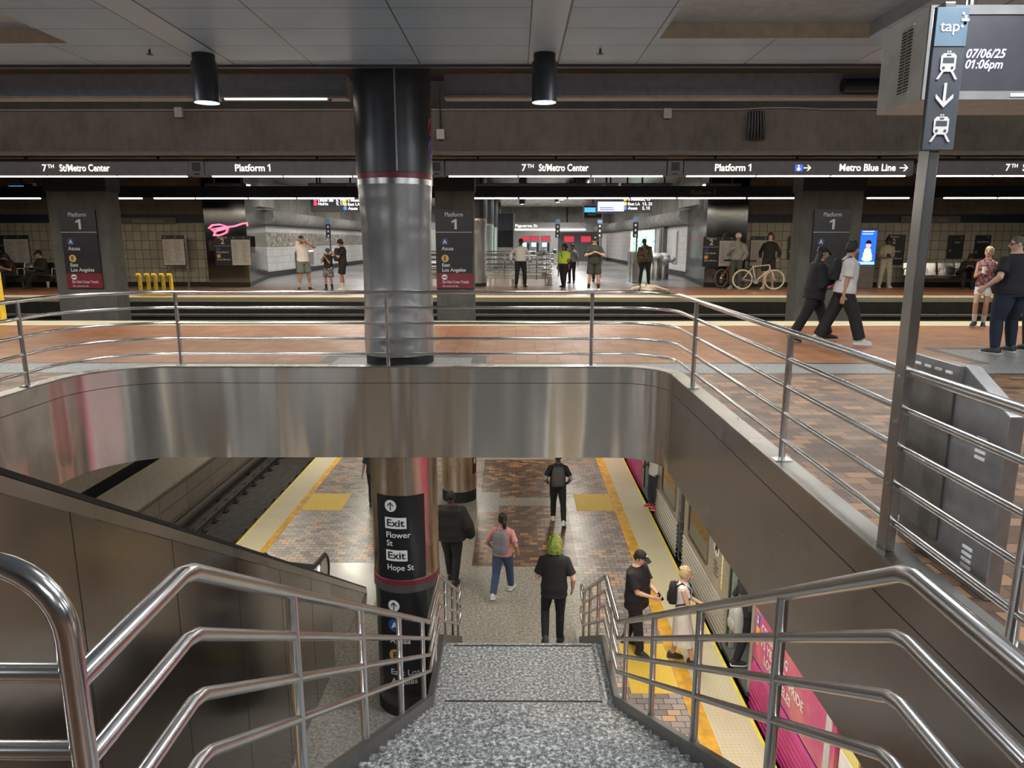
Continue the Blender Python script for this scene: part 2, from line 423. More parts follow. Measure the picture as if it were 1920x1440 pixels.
# the stairwell's stainless lining: upper band, seam, lower panels, cap
struct('trim_2', ring([(-.004, .03), (.16, .03), (.16, .045), (-.004, .045)]), M['cap'], 40)
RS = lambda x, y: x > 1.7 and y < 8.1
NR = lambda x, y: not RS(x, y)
for nm, kp, mm in (('', NR, M['fascia']), ('_right', RS, M['fascia_right'])):
    struct('wall_well_band' + nm, ring([(0, -.165), (0, .03), (.1, .03), (.1, -.165)], kp), mm, 40)
    struct('wall_well' + nm, ring([(0, -1.15), (0, -.172), (.1, -.172), (.1, -1.15)], kp), mm, 40)
struct('trim_3', ring([(.012, -.175), (.012, -.16), (.05, -.16), (.05, -.175)]), M['blackmatte'], 40)
t = plain('lower_ceiling_paint', (.22, .2, .17), .8)
struct('ceiling_lower', plate([(-12.5, -5), (FX1, -5), (FX1, 40), (-12.5, 40)], [hole(.05)], -1.149), t)
# ---- upper ceiling: panels with recessed fixtures
def ceil_mat():
    t = NT('ceiling_panels'); x, y, z = t.xyz()
    a = t.math('FRACT', t.math('DIVIDE', t.math('ADD', x, 3.64), 1.258)); b = t.math('FRACT', t.math('DIVIDE', t.math('ADD', y, .05), .624))
    s = t.math('FRACT', t.math('DIVIDE', t.math('ADD', x, 3.64), 3.774))
    strip = t.math('LESS_THAN', s, .353 / 3.774)
    ja = t.math('LESS_THAN', a, .010); jb = t.math('LESS_THAN', b, .018)
    je = t.math('LESS_THAN', t.math('ABSOLUTE', t.math('SUBTRACT', s, .353 / 3.774)), .0028)
    j = t.math('MAXIMUM', t.math('MAXIMUM', ja, je), t.math('MULTIPLY', jb, t.math('SUBTRACT', 1.0, strip)))
    base = t.ramp(t.noise(1.1, 4), [(.3, (.33, .465, .60)), (.7, (.41, .56, .71))])
    c = t.mix(strip, base, (.48, .59, .70)); c = t.mix(j, c, (.07, .08, .095))
    t.out(c, t.math('ADD', .3, t.math('MULTIPLY', t.noise(3, 3), .15))); t.bump(t.math('MULTIPLY', j, -1.0), .35, .01); return t.m
CZ = 3.62
rect = lambda x0, x1, y0, y1: [(x0, y0), (x1, y0), (x1, y1), (x0, y1)]
cof = [(1.46, 3.57, 5.7, 7.76), (-6.8, -4.67, 5.7, 7.91)]
struct('ceiling', plate([(FX0, -5), (FX1, -5), (FX1, 8.9), (FX0, 8.9)], [rect(*c) for c in cof], CZ), ceil_mat())
struct('trim_4', MB().box(FX0, FX1, 8.88, 8.94, CZ - .03, CZ + .05), plain('panel_edge', (.09, .1, .11), .5))
for k, (x0, x1, y0, y1) in enumerate(cof):
    m = MB(); zt = CZ + .13
    m.quad((x0, y0, zt), (x1, y0, zt), (x1, y1, zt), (x0, y1, zt))
    for a, b in (((x0, y0), (x1, y0)), ((x1, y0), (x1, y1)), ((x1, y1), (x0, y1)), ((x0, y1), (x0, y0))):
        m.quad((*a, CZ), (*b, CZ), (*b, zt), (*a, zt))
    struct('ceiling_recess' if not k else 'ceiling_recess_left', m, plain('recess_panel', (.44, .53, .62), .3, .35))
    struct('trim_%d' % (5 + k), MB().box(x0, x1, y1 - .015, y1 + .01, CZ - .015, zt), plain('recess_lip', (.62, .54, .42), .5))
# ---- cornice beyond the panels and dark upper void
dk = plain('dark_void_paint', (.030, .028, .026), .8)
grey = plain('cornice_paint', (.34, .355, .385), .5)
struct('wall_cornice', MB().box(FX0, -2.25, 10.0, 10.25, 3.46, 3.76).box(-.95, FX1, 10.0, 10.25, 3.46, 3.76), grey)
struct('trim_8', MB().box(FX0, -2.25, 9.93, 10.0, 3.445, 3.475).box(-.95, FX1, 9.93, 10.0, 3.445, 3.475), plain('cornice_lip', (.34, .31, .27), .5))
struct('ceiling_void', MB().box(FX0, FX1, 8.88, 26.2, 4.42, 4.5), dk)
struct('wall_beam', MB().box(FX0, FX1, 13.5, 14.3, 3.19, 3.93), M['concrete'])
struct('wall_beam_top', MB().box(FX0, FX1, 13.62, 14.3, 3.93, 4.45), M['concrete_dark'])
struct('trim_9', MB().box(FX0, FX1, 13.46, 14.3, 3.14, 3.19), plain('ledge_concrete', (.15, .135, .115), .8))
struct('wall_track_beam', MB().box(FX0, FX1, 14.3, 14.6, 3.05, 4.45), dk)
struct('ceiling_track', MB().box(FX0, FX1, 14.6, 20.6, 3.42, 3.5), plain('track_ceiling', (.045, .043, .04), .8))
struct('wall_front', MB().box(FX0, FX1, -5.2, -5, -1.2, 4.5), M['concrete_dark'])
struct('wall_left', MB().box(FX0 - .2, FX0, -5, 26, -1.3, 4.5), M['concrete_dark'])
struct('wall_right', MB().box(FX1, FX1 + .2, -5, 26, -1.3, 4.5), M['concrete_dark'])
# ---- upper track bed between the platforms
struct('floor_track', MB().box(FX0, FX1, EDGE, FEDGE, -1.3, -1.15), plain('ballast', (.018, .017, .016), .95, var=.4, scale=40))
# ---- far platform
def far_floor():
    t = NT('far_floor_paving'); x, y, z = t.xyz()
    i1, j1 = t.cell(x, y, .3, .3, 0, .006)
    a = t.ramp(t.white(i1), [(0, (.23, .10, .055)), (1, (.32, .145, .08))]); b = t.ramp(t.white(i1), [(0, (.16, .155, .16)), (1, (.24, .23, .23))])
    c = t.mix(t.math('MULTIPLY', t.math('GREATER_THAN', y, 25.25), 1.0), a, b); c = t.mix(j1, c, (.05, .045, .04))
    t.out(c, t.math('ADD', .2, t.math('MULTIPLY', t.noise(2, 4), .25))); return t.m
struct('floor_far', plate([(FX0, FEDGE), (FX1, FEDGE), (FX1, 70), (FX0, 70)], [rect(-4.6, 1.35, 25.9, 32.5)], 0), far_floor())
struct('floor_far_edge', MB().box(FX0, FX1, FEDGE, FEDGE + .15, -1.3, -.12), M['concrete_dark'])
struct('trim_10', MB().box(FX0, FX1, FEDGE - .05, FEDGE + .75, -.12, .008), M['tactile'])
struct('floor_hall_below', MB().box(-6, 3, 25.5, 33, -2.3, -2.2), plain('hall_stair_shaft', (.35, .3, .24), .7))
FW = 25.5; PL, PR = (-10.8, -9.35), (6.6, 8.0)
for nm, x0, x1 in (('left', FX0, PL[0]), ('right', PR[1], FX1)):
    struct('wall_far_' + nm, MB().box(x0, x1, FW, FW + .3, .16, 2.21), M['tile_far'])
    struct('trim_%d' % (11 if nm == 'left' else 12), MB().box(x0, x1, FW - .02, FW + .3, 2.21, 2.5), M['navy'])
    struct('baseboard_far_' + nm, MB().box(x0, x1, FW - .03, FW + .3, 0, .16), M['blackmatte'])
    struct('wall_far_upper_' + nm, MB().box(x0, x1, FW - .05, FW + .3, 2.5, 4.5), M['concrete'])
# polished stainless piers on both sides of the hall mouth
def pier(name, pts, base=False):
    m = MB()
    z0, z1 = (.0, .16) if base else (.16, 4.5)
    m.prism([(x, y, z0) for x, y in pts], (0, 0, z1 - z0)); return struct(name, m, M['blackmatte'] if base else M['pier'], 20)
lp = [(PL[0], 25.2), (PL[1], 25.2), (-10.75, 31.2), (-11.4, 31.2), (-11.4, 25.75), (PL[0], 25.75)]
rp = [(PR[0], 25.2), (PR[1], 25.2), (PR[1], 25.75), (8.4, 25.75), (8.4, 31.2), (7.35, 31.2)]
pier('wall_pier_left', lp); pier('wall_pier_right', rp)
pier('baseboard_pier_left', [(x, y - .01) for x, y in lp], True); pier('baseboard_pier_right', [(x - .01, y - .01) for x, y in rp], True)
# ---- hall
HX0, HX1, HY1 = -10.9, 7.5, 66
struct('wall_hall_left', MB().box(HX0 - .3, HX0, 31.2, HY1, .25, 2.25), M['tile_hall'])
struct('wall_hall_right', MB().box(HX1, HX1 + .3, 31.2, HY1, .25, 2.25), M['tile_hall'])
struct('baseboard_hall_left', MB().box(HX0 - .3, HX0 + .02, 31.2, HY1, 0, .25), M['blackmatte'])
struct('baseboard_hall_right', MB().box(HX1 - .02, HX1 + .3, 31.2, HY1, 0, .25), M['blackmatte'])
for nm, x, s in (('left', HX0, 1), ('right', HX1, -1)):
    m = MB(); m.prism([(x - s * .3, 31.2, 2.25), (x + s * .35, 31.2, 2.32), (x + s * .55, 31.2, 2.6), (x + s * .5, 31.2, 2.85), (x - s * .3, 31.2, 2.95)], (0, HY1 - 31.2, 0))
    struct('wall_hall_ledge_' + nm, m, M['concrete_hall'], 50)
    struct('wall_hall_upper_' + nm, MB().box(x - s * .3, x - s * .02, 31.2, HY1, 2.9, 4.5), M['concrete_hall'])
    struct('wall_hall_front_' + nm, MB().box(x - s * .02, x + s * .6, 25.6, 31.2, 2.95, 4.5), M['concrete_hall'])
struct('ceiling_hall', MB().box(-12, 9, 26.2, HY1, 4.15, 4.25), steel_mat('hall_ceiling_panels', (.32, .30, .28), .3, (.5, .5, .5), .04, (2, 30, 2), .01))
struct('wall_hall_beam', MB().box(-12, 9, 58, 58.6, 3.0, 4.2), M['concrete_hall'])
struct('wall_back', MB().box(-12, 9, HY1, HY1 + .3, 0, 4.5), plain('hall_end_wall', (.42, .41, .40), .5))
# ---- lower station
LX0, LX1 = -6.27, 3.37
def low_floor():
    t = NT('lower_floor_paving'); x, y, z = t.xyz()
    i2, j2 = t.cell(x, y, .2, .13, .5, .006)
    w = t.white(i2)
    warm = t.ramp(w, [(0, (.075, .045, .032)), (.35, (.115, .07, .046)), (.6, (.16, .098, .06)), (.85, (.25, .145, .075)), (.95, (.38, .2, .09)), (1, (.46, .22, .09))])
    grey_glare = t.ramp(w, [(0, (.19, .165, .155)), (.4, (.29, .255, .235)), (.75, (.37, .33, .30)), (.9, (.42, .33, .25)), (.97, (.52, .32, .18)), (1, (.56, .30, .14))])  # grey side pavers, lightened so the glare on them sits in the colour
    n = t.math('ADD', t.math('MULTIPLY', t.noise(20, 4, .75), .75), t.math('MULTIPLY', t.noise(60, 2), .25))
    gc = t.ramp(n, [(.3, (.07, .065, .055)), (.46, (.23, .215, .185)), (.6, (.43, .40, .35)), (.75, (.6, .57, .5))])
    def box(x0, x1, y0, y1):
        a = t.math('MULTIPLY', t.math('GREATER_THAN', x, x0), t.math('LESS_THAN', x, x1))
        return t.math('MULTIPLY', a, t.math('MULTIPLY', t.math('GREATER_THAN', y, y0), t.math('LESS_THAN', y, y1)))
    c = t.mix(box(-.95, 1.32, 13.8, 40), grey_glare, warm)
    c = t.mix(j2, c, (.05, .042, .036))
    for q in ((-2.9, 1.32, 6, 13.86), (-2.6, -.92, 13.8, 18.6), (-1, -.42, 16.9, 18.35), (-6, 2.5, 17.35, 17.93), (-2.6, 1.3, 21.3, 22.2)): c = t.mix(box(*q), c, gc)
    t.out(c, t.math('ADD', .22, t.math('MULTIPLY', t.noise(3, 4), .2)))
    t.bump(t.math('MULTIPLY', j2, -1.0), .25, .004); return t.m
struct('floor_lower', MB().box(LX0, LX1, -4, 40, LZ - .9, LZ), low_floor())
struct('trim_13', MB().box(LX0, LX0 + .64, -4, 40, LZ, LZ + .006), M['tactile'])
struct('trim_14', MB().box(LX1 - .62, LX1, -4, 40, LZ, LZ + .006), M['tactile'])
struct('trim_15', MB().box(LX0 + .64, LX0 + .80, -4, 40, LZ, LZ + .005), M['orange'])
struct('trim_16', MB().box(LX1 - .86, LX1 - .62, -4, 40, LZ, LZ + .005), M['orange'])
struct('trim_17', MB().box(LX0 - .02, LX0 + .03, -4, 40, LZ - .02, LZ + .012).box(LX1 - .03, LX1 + .02, -4, 40, LZ - .02, LZ + .012), plain('yellow_edge_line', (.72, .60, .08), .5))
k = 18
for (x0, x1, y0, y1) in ((1.55, 2.5, 17.0, 18.2), (-5.44, -4.42, 17.0, 18.2), (1.75, 2.5, 9.6, 10.95), (1.55, 2.5, 24.4, 25.6)):
    struct('trim_%d' % k, MB().box(x0, x1, y0, y1, LZ, LZ + .008), M['tactile_yellow']); k += 1
bed = plain('track_bed', (.045, .042, .04), .85, var=.35, scale=5)
struct('floor_lower_track', MB().box(-9.6, LX0, -4, 40, -6.4, -6.2), bed)
struct('floor_lower_track_right', MB().box(LX1, 8, -4, 40, -6.4, -6.2), bed)
struct('wall_lower_ledge', MB().box(-10.75, -9.35, -4, 40, -6.3, -4.9), M['tile_lower'])
struct('trim_22', MB().box(-10.75, -9.30, -4, 40, -4.92, -4.86), plain('walkway_concrete', (.26, .235, .195), .8))
struct('wall_lower_left', MB().box(-12, -11.15, -4, 40, -4.75, -1.2), plain('tunnel_wall', (.20, .175, .14), .85))
struct('wall_lower_gutter', MB().box(-12.1, -12, -4, 40, -6.3, -1.2), M['blackmatte'])
struct('floor_lower_gutter', MB().box(-12, -10.75, -4, 40, -6.3, -6.2), M['blackmatte'])
struct('wall_lower_right', MB().box(8, 8.2, -4, 40, -6.3, -1.2), M['concrete_dark'])
struct('wall_lower_back', MB().box(-12, 8, 40, 40.2, -6.3, -1.2), M['concrete_hall'])
struct('wall_lower_front', MB().box(-12, 8, -4.2, -4, -6.3, -1.2), M['concrete_hall'])
# ================================================================== STAIRS, RAILS, COLUMNS
TREAD, RISE = .28, .17
SX0, SX1 = -.90, 1.08
LY0, LY1, LNZ = 6.96, 8.18, -3.4
st = thing('staircase', 'grey granite staircase leading down from the upper floor to the lower platform', 'stairs', (.09, LY0, LZ))
f1 = MB(); prof = []
y0 = LY0 - 20 * TREAD
prof.append((y0, 0))
for i in range(20): prof += [(y0 + i * TREAD, -RISE * (i + 1)), (y0 + (i + 1) * TREAD, -RISE * (i + 1))] if i < 19 else [(y0 + i * TREAD, -RISE * 20), (LY0, -3.4)]
prof += [(LY0, -3.75), (y0, -.4)]
f1.prism([(SX0, y, z) for y, z in prof], (SX1 - SX0, 0, 0)); f1.build('upper_flight', M['granite'], st, 0)
MB().box(SX0, SX1, LY0, LY1, LNZ - .3, LNZ).build('landing', M['granite'], st, 0)
f2 = MB(); prof = [(LY1, LNZ)]
for i in range(10): prof += [(LY1 + i * TREAD, LNZ - RISE * (i + 1)), (LY1 + (i + 1) * TREAD, LNZ - RISE * (i + 1))]
prof += [(LY1 + 9.9 * TREAD, LZ + .001), (LY1 + 8.5 * TREAD, LZ + .001), (LY1, LNZ - .35)]
f2.prism([(SX0, y, z) for y, z in prof], (SX1 - SX0, 0, 0)); f2.build('lower_flight', M['granite_low'], st, 0)
g = MB()
for y in (LY0 + .05, LY1 - .07): g.box(SX0 + .12, SX1 - .12, y, y + .025, LNZ, LNZ + .004)
g.build('grip_strip', M['blackmatte'], st)
for x in (SX0 - .06, SX1):
    s = MB(); s.prism([(x, 1.36, .05), (x, LY0, LNZ + .12), (x, LY1, LNZ + .12), (x, LY1 + 2.8, LZ + .12), (x, LY1 + 2.8, LZ), (x, LY1 + 2.3, LZ), (x, LY1, LNZ - .42), (x, LY0, LNZ - .42), (x, 1.36, -.5)], (.06, 0, 0))
    s.build('stringer', plain('stringer_steel', (.10, .095, .09), .4, .7), st)
ft = MB()
for x in (SX0 + .1, SX1 - .35): ft.box(x, x + .25, LY0 + .3, LY0 + .55, LZ, LNZ - .3)
ft.build('landing_support', M['concrete_dark'], st)

def rail_path(x, dz):
    """one stair rail, dz below the top rail"""
    z = .667 - dz
    p = [(x, 1.37, z), (x, 1.86, z), (x, 1.93, z - .02), (x, 7.11, -2.49 - dz), (x, 7.2, -2.5 - dz), (x, 8.18, -2.5 - dz), (x, 8.27, -2.53 - dz), (x, 10.95, -4.15 - dz)]
    return p
POSTY = [2.77, 3.98, 5.28, 6.60]
LOWY = [8.9, 9.9, 10.75]
def top_at(y):
    if y < 1.9: return .667
    if y < 7.15: return .667 - .604 * (y - 1.906)
    if y < 8.23: return -2.5
    return -2.5 - .604 * (y - 8.23)
def stair_rail(x, label, mt):
    t = thing('stair_railing', label, 'railing', (x, LY0, LNZ))
    for k in range(4):
        p = rail_path(x, .2 * k)
        m = MB(); m.tube(p, .0275 if k == 0 else .021, 14)
        m.build('handrail' if k == 0 else 'rail', mt, t, 60)
    lo = MB(); z0, z1 = -4.15, -4.75
    for za, zb in ((z0, z0 - .2), (z0 - .4, z0 - .6)):
        lo.tube([(x, 10.95, za), (x, 11.2, za), (x, 11.27, za - .04), (x, 11.27, zb + .04), (x, 11.2, zb), (x, 10.95, zb)], .021, 10)
    lo.build('end_return', mt, t, 60)
    for y in POSTY + [7.6] + LOWY:
        zb = top_at(y) - .95
        m = MB(); m.tube([(x, y, zb), (x, y, top_at(y))], .025, 12); m.build('post', mt, t, 60)
    return t
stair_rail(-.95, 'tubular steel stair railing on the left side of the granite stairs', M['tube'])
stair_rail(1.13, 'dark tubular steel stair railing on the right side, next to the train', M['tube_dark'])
# return guards at the top of the stairs (the bent post at bottom left)
def top_guard(x, xe, label, name='guard_return'):
    t = thing('return_railing', label, 'railing', (x, 1.37, 0)); s = 1 if xe > x else -1
    m = MB(); c = []
    for i in range(9):
        a = R(90 * i / 8); c.append((x + s * (.17 - .17 * math.cos(a)), 1.37, .775 + .17 * math.sin(a)))
    m.tube([(x, 1.37, 0)] + c + [(xe, 1.37, .945)], .026, 16); m.build('bent_post', M['tube'], t, 60)
    for z in (.69, .50, .31, .12):
        m = MB(); m.tube([(x, 1.37, z), (xe, 1.37, z)], .021, 12); m.build('rail', M['tube'], t, 60)
    m = MB(); m.tube([(xe, 1.37, 0), (xe, 1.37, .945)], .025, 12); m.build('post', M['tube'], t, 60)
top_guard(-.95, -2.75, 'tubular steel railing with a bent corner post at the head of the stairs')
# ---- guard railing round the stairwell
RH = [.925, .735, .54, .345, .15]; CAPZ = .045
gr = thing('guard_railing', 'five-bar tubular steel guard railing around the far and right edges of the stairwell', 'railing', (0, WY1 + .08, CAPZ))
GP = hole(.075)
i0 = 0
path = [(WX1 + .075, 1.2)] + GP[:15] + GP[15:30] + [(WX0 - .075, 1.2)]
for k, h in enumerate(RH):
    pts = [(x, y, CAPZ + h) for x, y in path]
    m = MB(); m.tube(pts, .024 if k == 0 else .0185, 12); m.build('handrail' if k == 0 else 'rail', M['tube'], gr, 60)
for px, py in ((58, 724), (343, 684), (730, 684), (1108, 686), (1303, 728), (1465, 862), (1908, 1215)):
    p = onZ(px, py, CAPZ)
    if p.y > 8.6: p.y = WY1 + .075
    if p.x > 1.6: p.x = WX1 + .075
    if p.x < -5: p.x = WX0 - .075
    if px == 1303: p = Vector((WX1 + .05, 8.05 if p.y > 8.05 else p.y, 0))
    m = MB(); m.tube([(p.x, p.y, CAPZ), (p.x, p.y, CAPZ + RH[0])], .024, 14); m.box(p.x - .06, p.x + .06, p.y - .05, p.y + .05, CAPZ, CAPZ + .008)
    m.build('post', M['tube'], gr, 60)
# ---- sign pole on the right of the well
PO = thing('sign_pole', 'tall square steel pole with blue and black train sign on the right railing', 'sign', (1.9, 3.45, CAPZ))
MB().box(1.885, 1.935, 3.40, 3.49, CAPZ, 2.63).build('pole', M['steel'], PO, 0, .006)
b = MB()
for z in (.72, .95, .40): b.tube([(1.87, 3.43, z), (1.95, 3.43, z)], .011, 8)
b.build('bolt', M['tube'], PO)
MB().box(1.838, 1.98, 3.375, 3.40, 2.0, 2.60).build('sign_panel', plain('sign_charcoal', (.05, .055, .065), .4), PO, 0, .004)
MB().box(1.84, 1.978, 3.372, 3.376, 2.44, 2.597).build('fare_panel', plain('fare_blue', (.095, .15, .2), .4), PO, 0)
# ---- columns
def column(cx, cy, label, far=False, sign=True):
    t = thing('round_column', label, 'column', (cx, cy, 0))
    n = 48 if not far else 24
    MB().lathe([(.45, 0), (.45, .1), (.45, .12)], (cx, cy, 0), n).build('base', M['blackmatte'], t, 40)
    MB().lathe([(.462, .12), (.468, .3), (.455, .7), (.445, 1.2), (.448, 1.75), (.468, 2.2), (.475, 2.29)], (cx, cy, 0), n).build('clear_clad_shaft', M['colgrey'], t, 60)
    MB().lathe([(.472, 2.29), (.472, 2.36)], (cx, cy, 0), n).build('grey_ring', M['steel'], t, 40)
    MB().lathe([(.475, 2.36), (.475, 2.43)], (cx, cy, 0), n).build('red_ring', M['burgundy'], t, 40)
    top = MB().lathe([(.485, 2.43), (.485, 4.42 if not far else 4.15)], (cx, cy, 0), n)
    top.build('black_collar', plain('collar_black', (.035, .038, .044), .36), t, 40)
    return t
C0 = (-1.56, 9.5)
c = column(*C0, 'large round column with a black collar and red ring, standing by the far edge of the stairwell')
a0 = math.atan2(-C0[1], -C0[0])
s = MB()
for a in (a0 + .06,): s.tube([(C0[0] + .487 * math.cos(a), C0[1] + .487 * math.sin(a), z) for z in (2.44, 4.3)], .012, 6)
s.build('seam_strip', plain('seam_grey', (.3, .31, .31), .4), c)
s = MB()
for z, r in ((3.02, .03), (2.78, .03)): pass
for z, cc, nm in ((3.0, (.55, .08, .09), 'red_dot'), (2.74, (.25, .12, .5), 'purple_dot')):
    a = R(-9); d = MB()
    ring_ = [(C0[0] + .4875 * math.cos(a + .18 * math.cos(q)), C0[1] + .4875 * math.sin(a + .18 * math.cos(q)), z + .11 * math.sin(q)) for q in [i * math.pi / 8 for i in range(16)]]
    d.add(ring_, [tuple(range(16))]); d.build(nm, plain(nm, cc, .4), c, 0)
for k, y in enumerate((25.85, 33.9, 42, 50.2)):
    column(-1.5, y, ('round steel column with red ring at the mouth of the far hall', 'second round column back in the far hall', 'third round column back in the far hall', 'hindmost round column in the far hall')[k], True)
def low_column(cx, cy, label):
    t = thing('lower_column', label, 'column', (cx, cy, LZ))
    MB().lathe([(.462, -3.0), (.462, -1.2)], (cx, cy, 0), 48).build('bronze_cladding', M['column'], t, 40)
    MB().lathe([(.468, -3.06), (.468, -2.99)], (cx, cy, 0), 48).build('red_ring', M['burgundy'], t, 40)
    MB().lathe([(.47, -3.17), (.47, -3.06)], (cx, cy, 0), 48).build('grey_ring', plain('ring_grey', (.11, .11, .11), .4, .5), t, 40)
    MB().lathe([(.452, LZ + .15), (.452, -3.17)], (cx, cy, 0), 48).build('shaft', plain('shaft_dark', (.055, .06, .05), .15, .3), t, 40)
    MB().lathe([(.46, LZ), (.46, LZ + .15)], (cx, cy, 0), 48).build('base', M['blackmatte'], t, 40)
    a = a0 + .05
    MB().tube([(cx + .461 * math.cos(a), cy + .461 * math.sin(a), z) for z in (-2.98, -1.2)], .0035, 5).build('seam', M['blackmatte'], t)
    return t
LC = low_column(*C0, 'bronze-clad column with black exit sign beside the stairs on the lower platform')
x_, y_ = -1.49, 17.95
t = thing('lower_column', 'second steel column back on the lower platform behind the man in the black jacket', 'column', (x_, y_, LZ))
MB().lathe([(.46, LZ + .3), (.46, -1.2)], (x_, y_, 0), 40).build('bronze_cladding', M['column'], t, 40)
MB().lathe([(.45, LZ), (.45, LZ + .3)], (x_, y_, 0), 40).build('base', M['blackmatte'], t, 40)
q = MB(); a_ = math.atan2(-y_, -x_) + R(62); vs = []
for i in range(7):
    b_ = a_ + (i - 3) * .07; vs += [(x_ + .466 * math.cos(b_), y_ + .466 * math.sin(b_), -4.35), (x_ + .466 * math.cos(b_), y_ + .466 * math.sin(b_), -1.9)]
q.add(vs, [(2 * i, 2 * i + 2, 2 * i + 3, 2 * i + 1) for i in range(6)]); q.build('wrapped_sign', M['black'], t, 60)
q = MB(); vs = [(x_ + .47 * math.cos(a_ - .05 + .1 * math.cos(g)), y_ + .47 * math.sin(a_ - .05 + .1 * math.cos(g)), -4.02 + .08 * math.sin(g)) for g in [i * math.pi / 8 for i in range(16)]]; q.add(vs, [tuple(range(16))]); q.build('white_disc', M['white'], t, 0)

# ---- escalator on the left of the stairs
EX = -2.9
def ez(y): return .29 - .598 * (y - 3.815)       # top of its side wall
es = thing('escalator', 'escalator with polished dark steel side wall left of the granite stairs', 'escalator', (EX, 10, LZ))
w = MB(); w.prism([(EX - .06, 1.6, 1.05), (EX - .06, 2.55, 1.05), (EX - .06, 10.3, ez(10.3)), (EX - .06, 10.3, LZ), (EX - .06, 1.6, LZ)], (.06, 0, 0))
w.build('side_wall', M['panel'], es, 0)
sm = MB()
for y in (2.2, 3.1, 4.35, 5.6, 6.85, 8.1, 9.3): sm.box(EX - .01, EX + .0015, y, y + .007, LZ, min(1.05, ez(y)) - .1)
sm.build('panel_seam', M['blackmatte'], es, 0)
w = MB(); w.prism([(EX - .06, 10.3, ez(10.3)), (EX - .06, 12.72, LZ + .02), (EX - .06, 10.3, LZ)], (.055, 0, 0)); w.build('granite_foot', M['granite_low'], es, 0)
w = MB(); w.prism([(EX - .1, 1.6, 1.05), (EX - .1, 2.55, 1.05), (EX - .1, 12.75, ez(12.75) + .02), (EX - .1, 12.75, ez(12.75) - .08), (EX - .1, 2.52, .96), (EX - .1, 1.6, .96)], (.115, 0, 0)); w.build('top_trim', M['cap'], es, 0)
w = MB(); w.prism([(EX - .12, 1.6, 1.06), (EX - .12, 2.55, 1.06), (EX - .12, 12.75, ez(12.75) + .025), (EX - .12, 12.75, ez(12.75) + .055), (EX - .12, 2.56, 1.10), (EX - .12, 1.6, 1.10)], (.125, 0, 0)); w.build('edge_gasket', M['rubber'], es, 0)
for x in (-3.62, -4.75):
    b = MB(); b.prism([(x, 2.3, .65), (x, 11.9, ez(11.9) + .25), (x, 12.55, LZ + .55), (x, 12.55, LZ), (x, 11.6, LZ), (x, 2.3, .1)], (.05, 0, 0)); b.build('balustrade', M['panel'], es, 0)
    hr = [(x + .025, 2.3, .75), (x + .025, 11.75, ez(11.75) + .36)]
    for i in range(9):
        a = R(58 - 150 * i / 8); hr.append((x + .025, 12.3 + .33 * math.cos(a), LZ + .62 + .33 * math.sin(a)))
    h = MB(); h.tube(hr, .045, 10); h.build('handrail', M['rubber'], es, 60)
    nw = MB(); nw.prism([(x + .003, 12.3 + .31 * math.cos(R(a)), LZ + .62 + .31 * math.sin(R(a))) for a in range(0, 360, 24)], (.044, 0, 0)); nw.build('newel', M['cap'], es, 40)
stp = MB()
for i in range(30):
    y = 3.0 + i * .285; z = ez(y) - .25
    if z > LZ: stp.box(-4.7, -3.57, y, y + .285, z - .5, z)
stp.build('steps', plain('step_aluminium', (.16, .16, .16), .4, .6), es, 0)
fp = MB(); fp.box(-4.9, EX + .25, 12.0, 14.0, LZ, LZ + .012); fp.build('floor_plate', steel_mat('floor_plate', (.5, .49, .47), .35), es, 0, .01)
# ---- fare pedestal behind the right railing
pd = thing('fare_pedestal', 'slim stainless steel pedestal with sloped top behind the right railing', 'pedestal', (2.15, 3.35, 0))
MB().prism([(2.12, 3.72, 0), (2.12, 3.72, 1.0), (2.12, 3.3, 1.02), (2.12, 2.97, .86), (2.12, 2.97, 0)], (.07, 0, 0)).build('housing', plain('pedestal_steel', (.30, .29, .285), .4, .75), pd, 0, .006)
MB().box(2.108, 2.12, 3.36, 3.72, .12, .93).build('side_panel', plain('pedestal_panel', (.19, .175, .16), .4, .7), pd, 0, .003)
MB().box(2.095, 2.13, 3.31, 3.73, .93, 1.02).build('rim', plain('pedestal_rim', (.24, .23, .22), .4, .7), pd, 0, .003)
v = MB()
SLOT = plain('slot_white', (.75, .74, .72), .4)
for k in range(4): MB().box(2.088, 2.096, 3.36 + k * .09, 3.41 + k * .09, .972, .984).build('indicator_slot', SLOT, pd, 0)
for z0 in (.62, .09):
    for k in range(4): MB().box(2.115, 2.121, 3.09, 3.16, z0 + k * .03, z0 + k * .03 + .014).build('louvre_slot', SLOT, pd, 0)
# ================================================================== WRITING
_tc = {}; V3 = Vector
def text_mesh(body, bold=.0, shear=0.0):
    k = (body, bold, shear)
    if k in _tc: return _tc[k]
    cu = bpy.data.curves.new('t', 'FONT'); cu.body = body; cu.size = 1; cu.resolution_u = 3; cu.offset = bold; cu.shear = shear
    o = bpy.data.objects.new('t', cu); COL.objects.link(o); bpy.context.view_layer.update()
    me = bpy.data.meshes.new_from_object(o.evaluated_get(bpy.context.evaluated_depsgraph_get()))
    vs = [v.co.copy() for v in me.vertices]; fs = [tuple(p.vertices) for p in me.polygons]
    bpy.data.objects.remove(o); bpy.data.curves.remove(cu); bpy.data.meshes.remove(me)
    for i, ch in enumerate(body):      # give the figure one its flag
        if ch == '1':
            if i == len(body) - 1: pv = vs
            else: pv = text_mesh(body[:i + 1], bold, shear)[0]
            top = max(v.y for v in vs); base = [v.x - shear * v.y for v in pv if v.y > .5]
            xr = max(base); xl = xr - .12 - 2 * bold; q = [(xl + .03, top), (xl + .03, top - .16), (xl - .15, top - .27), (xl - .15, top - .16)]
            n0 = len(vs); vs = vs + [V3((a + shear * b, b, 0)) for a, b in q]; fs = fs + [(n0, n0 + 1, n0 + 2, n0 + 3)]
    _tc[k] = (vs, fs); return vs, fs
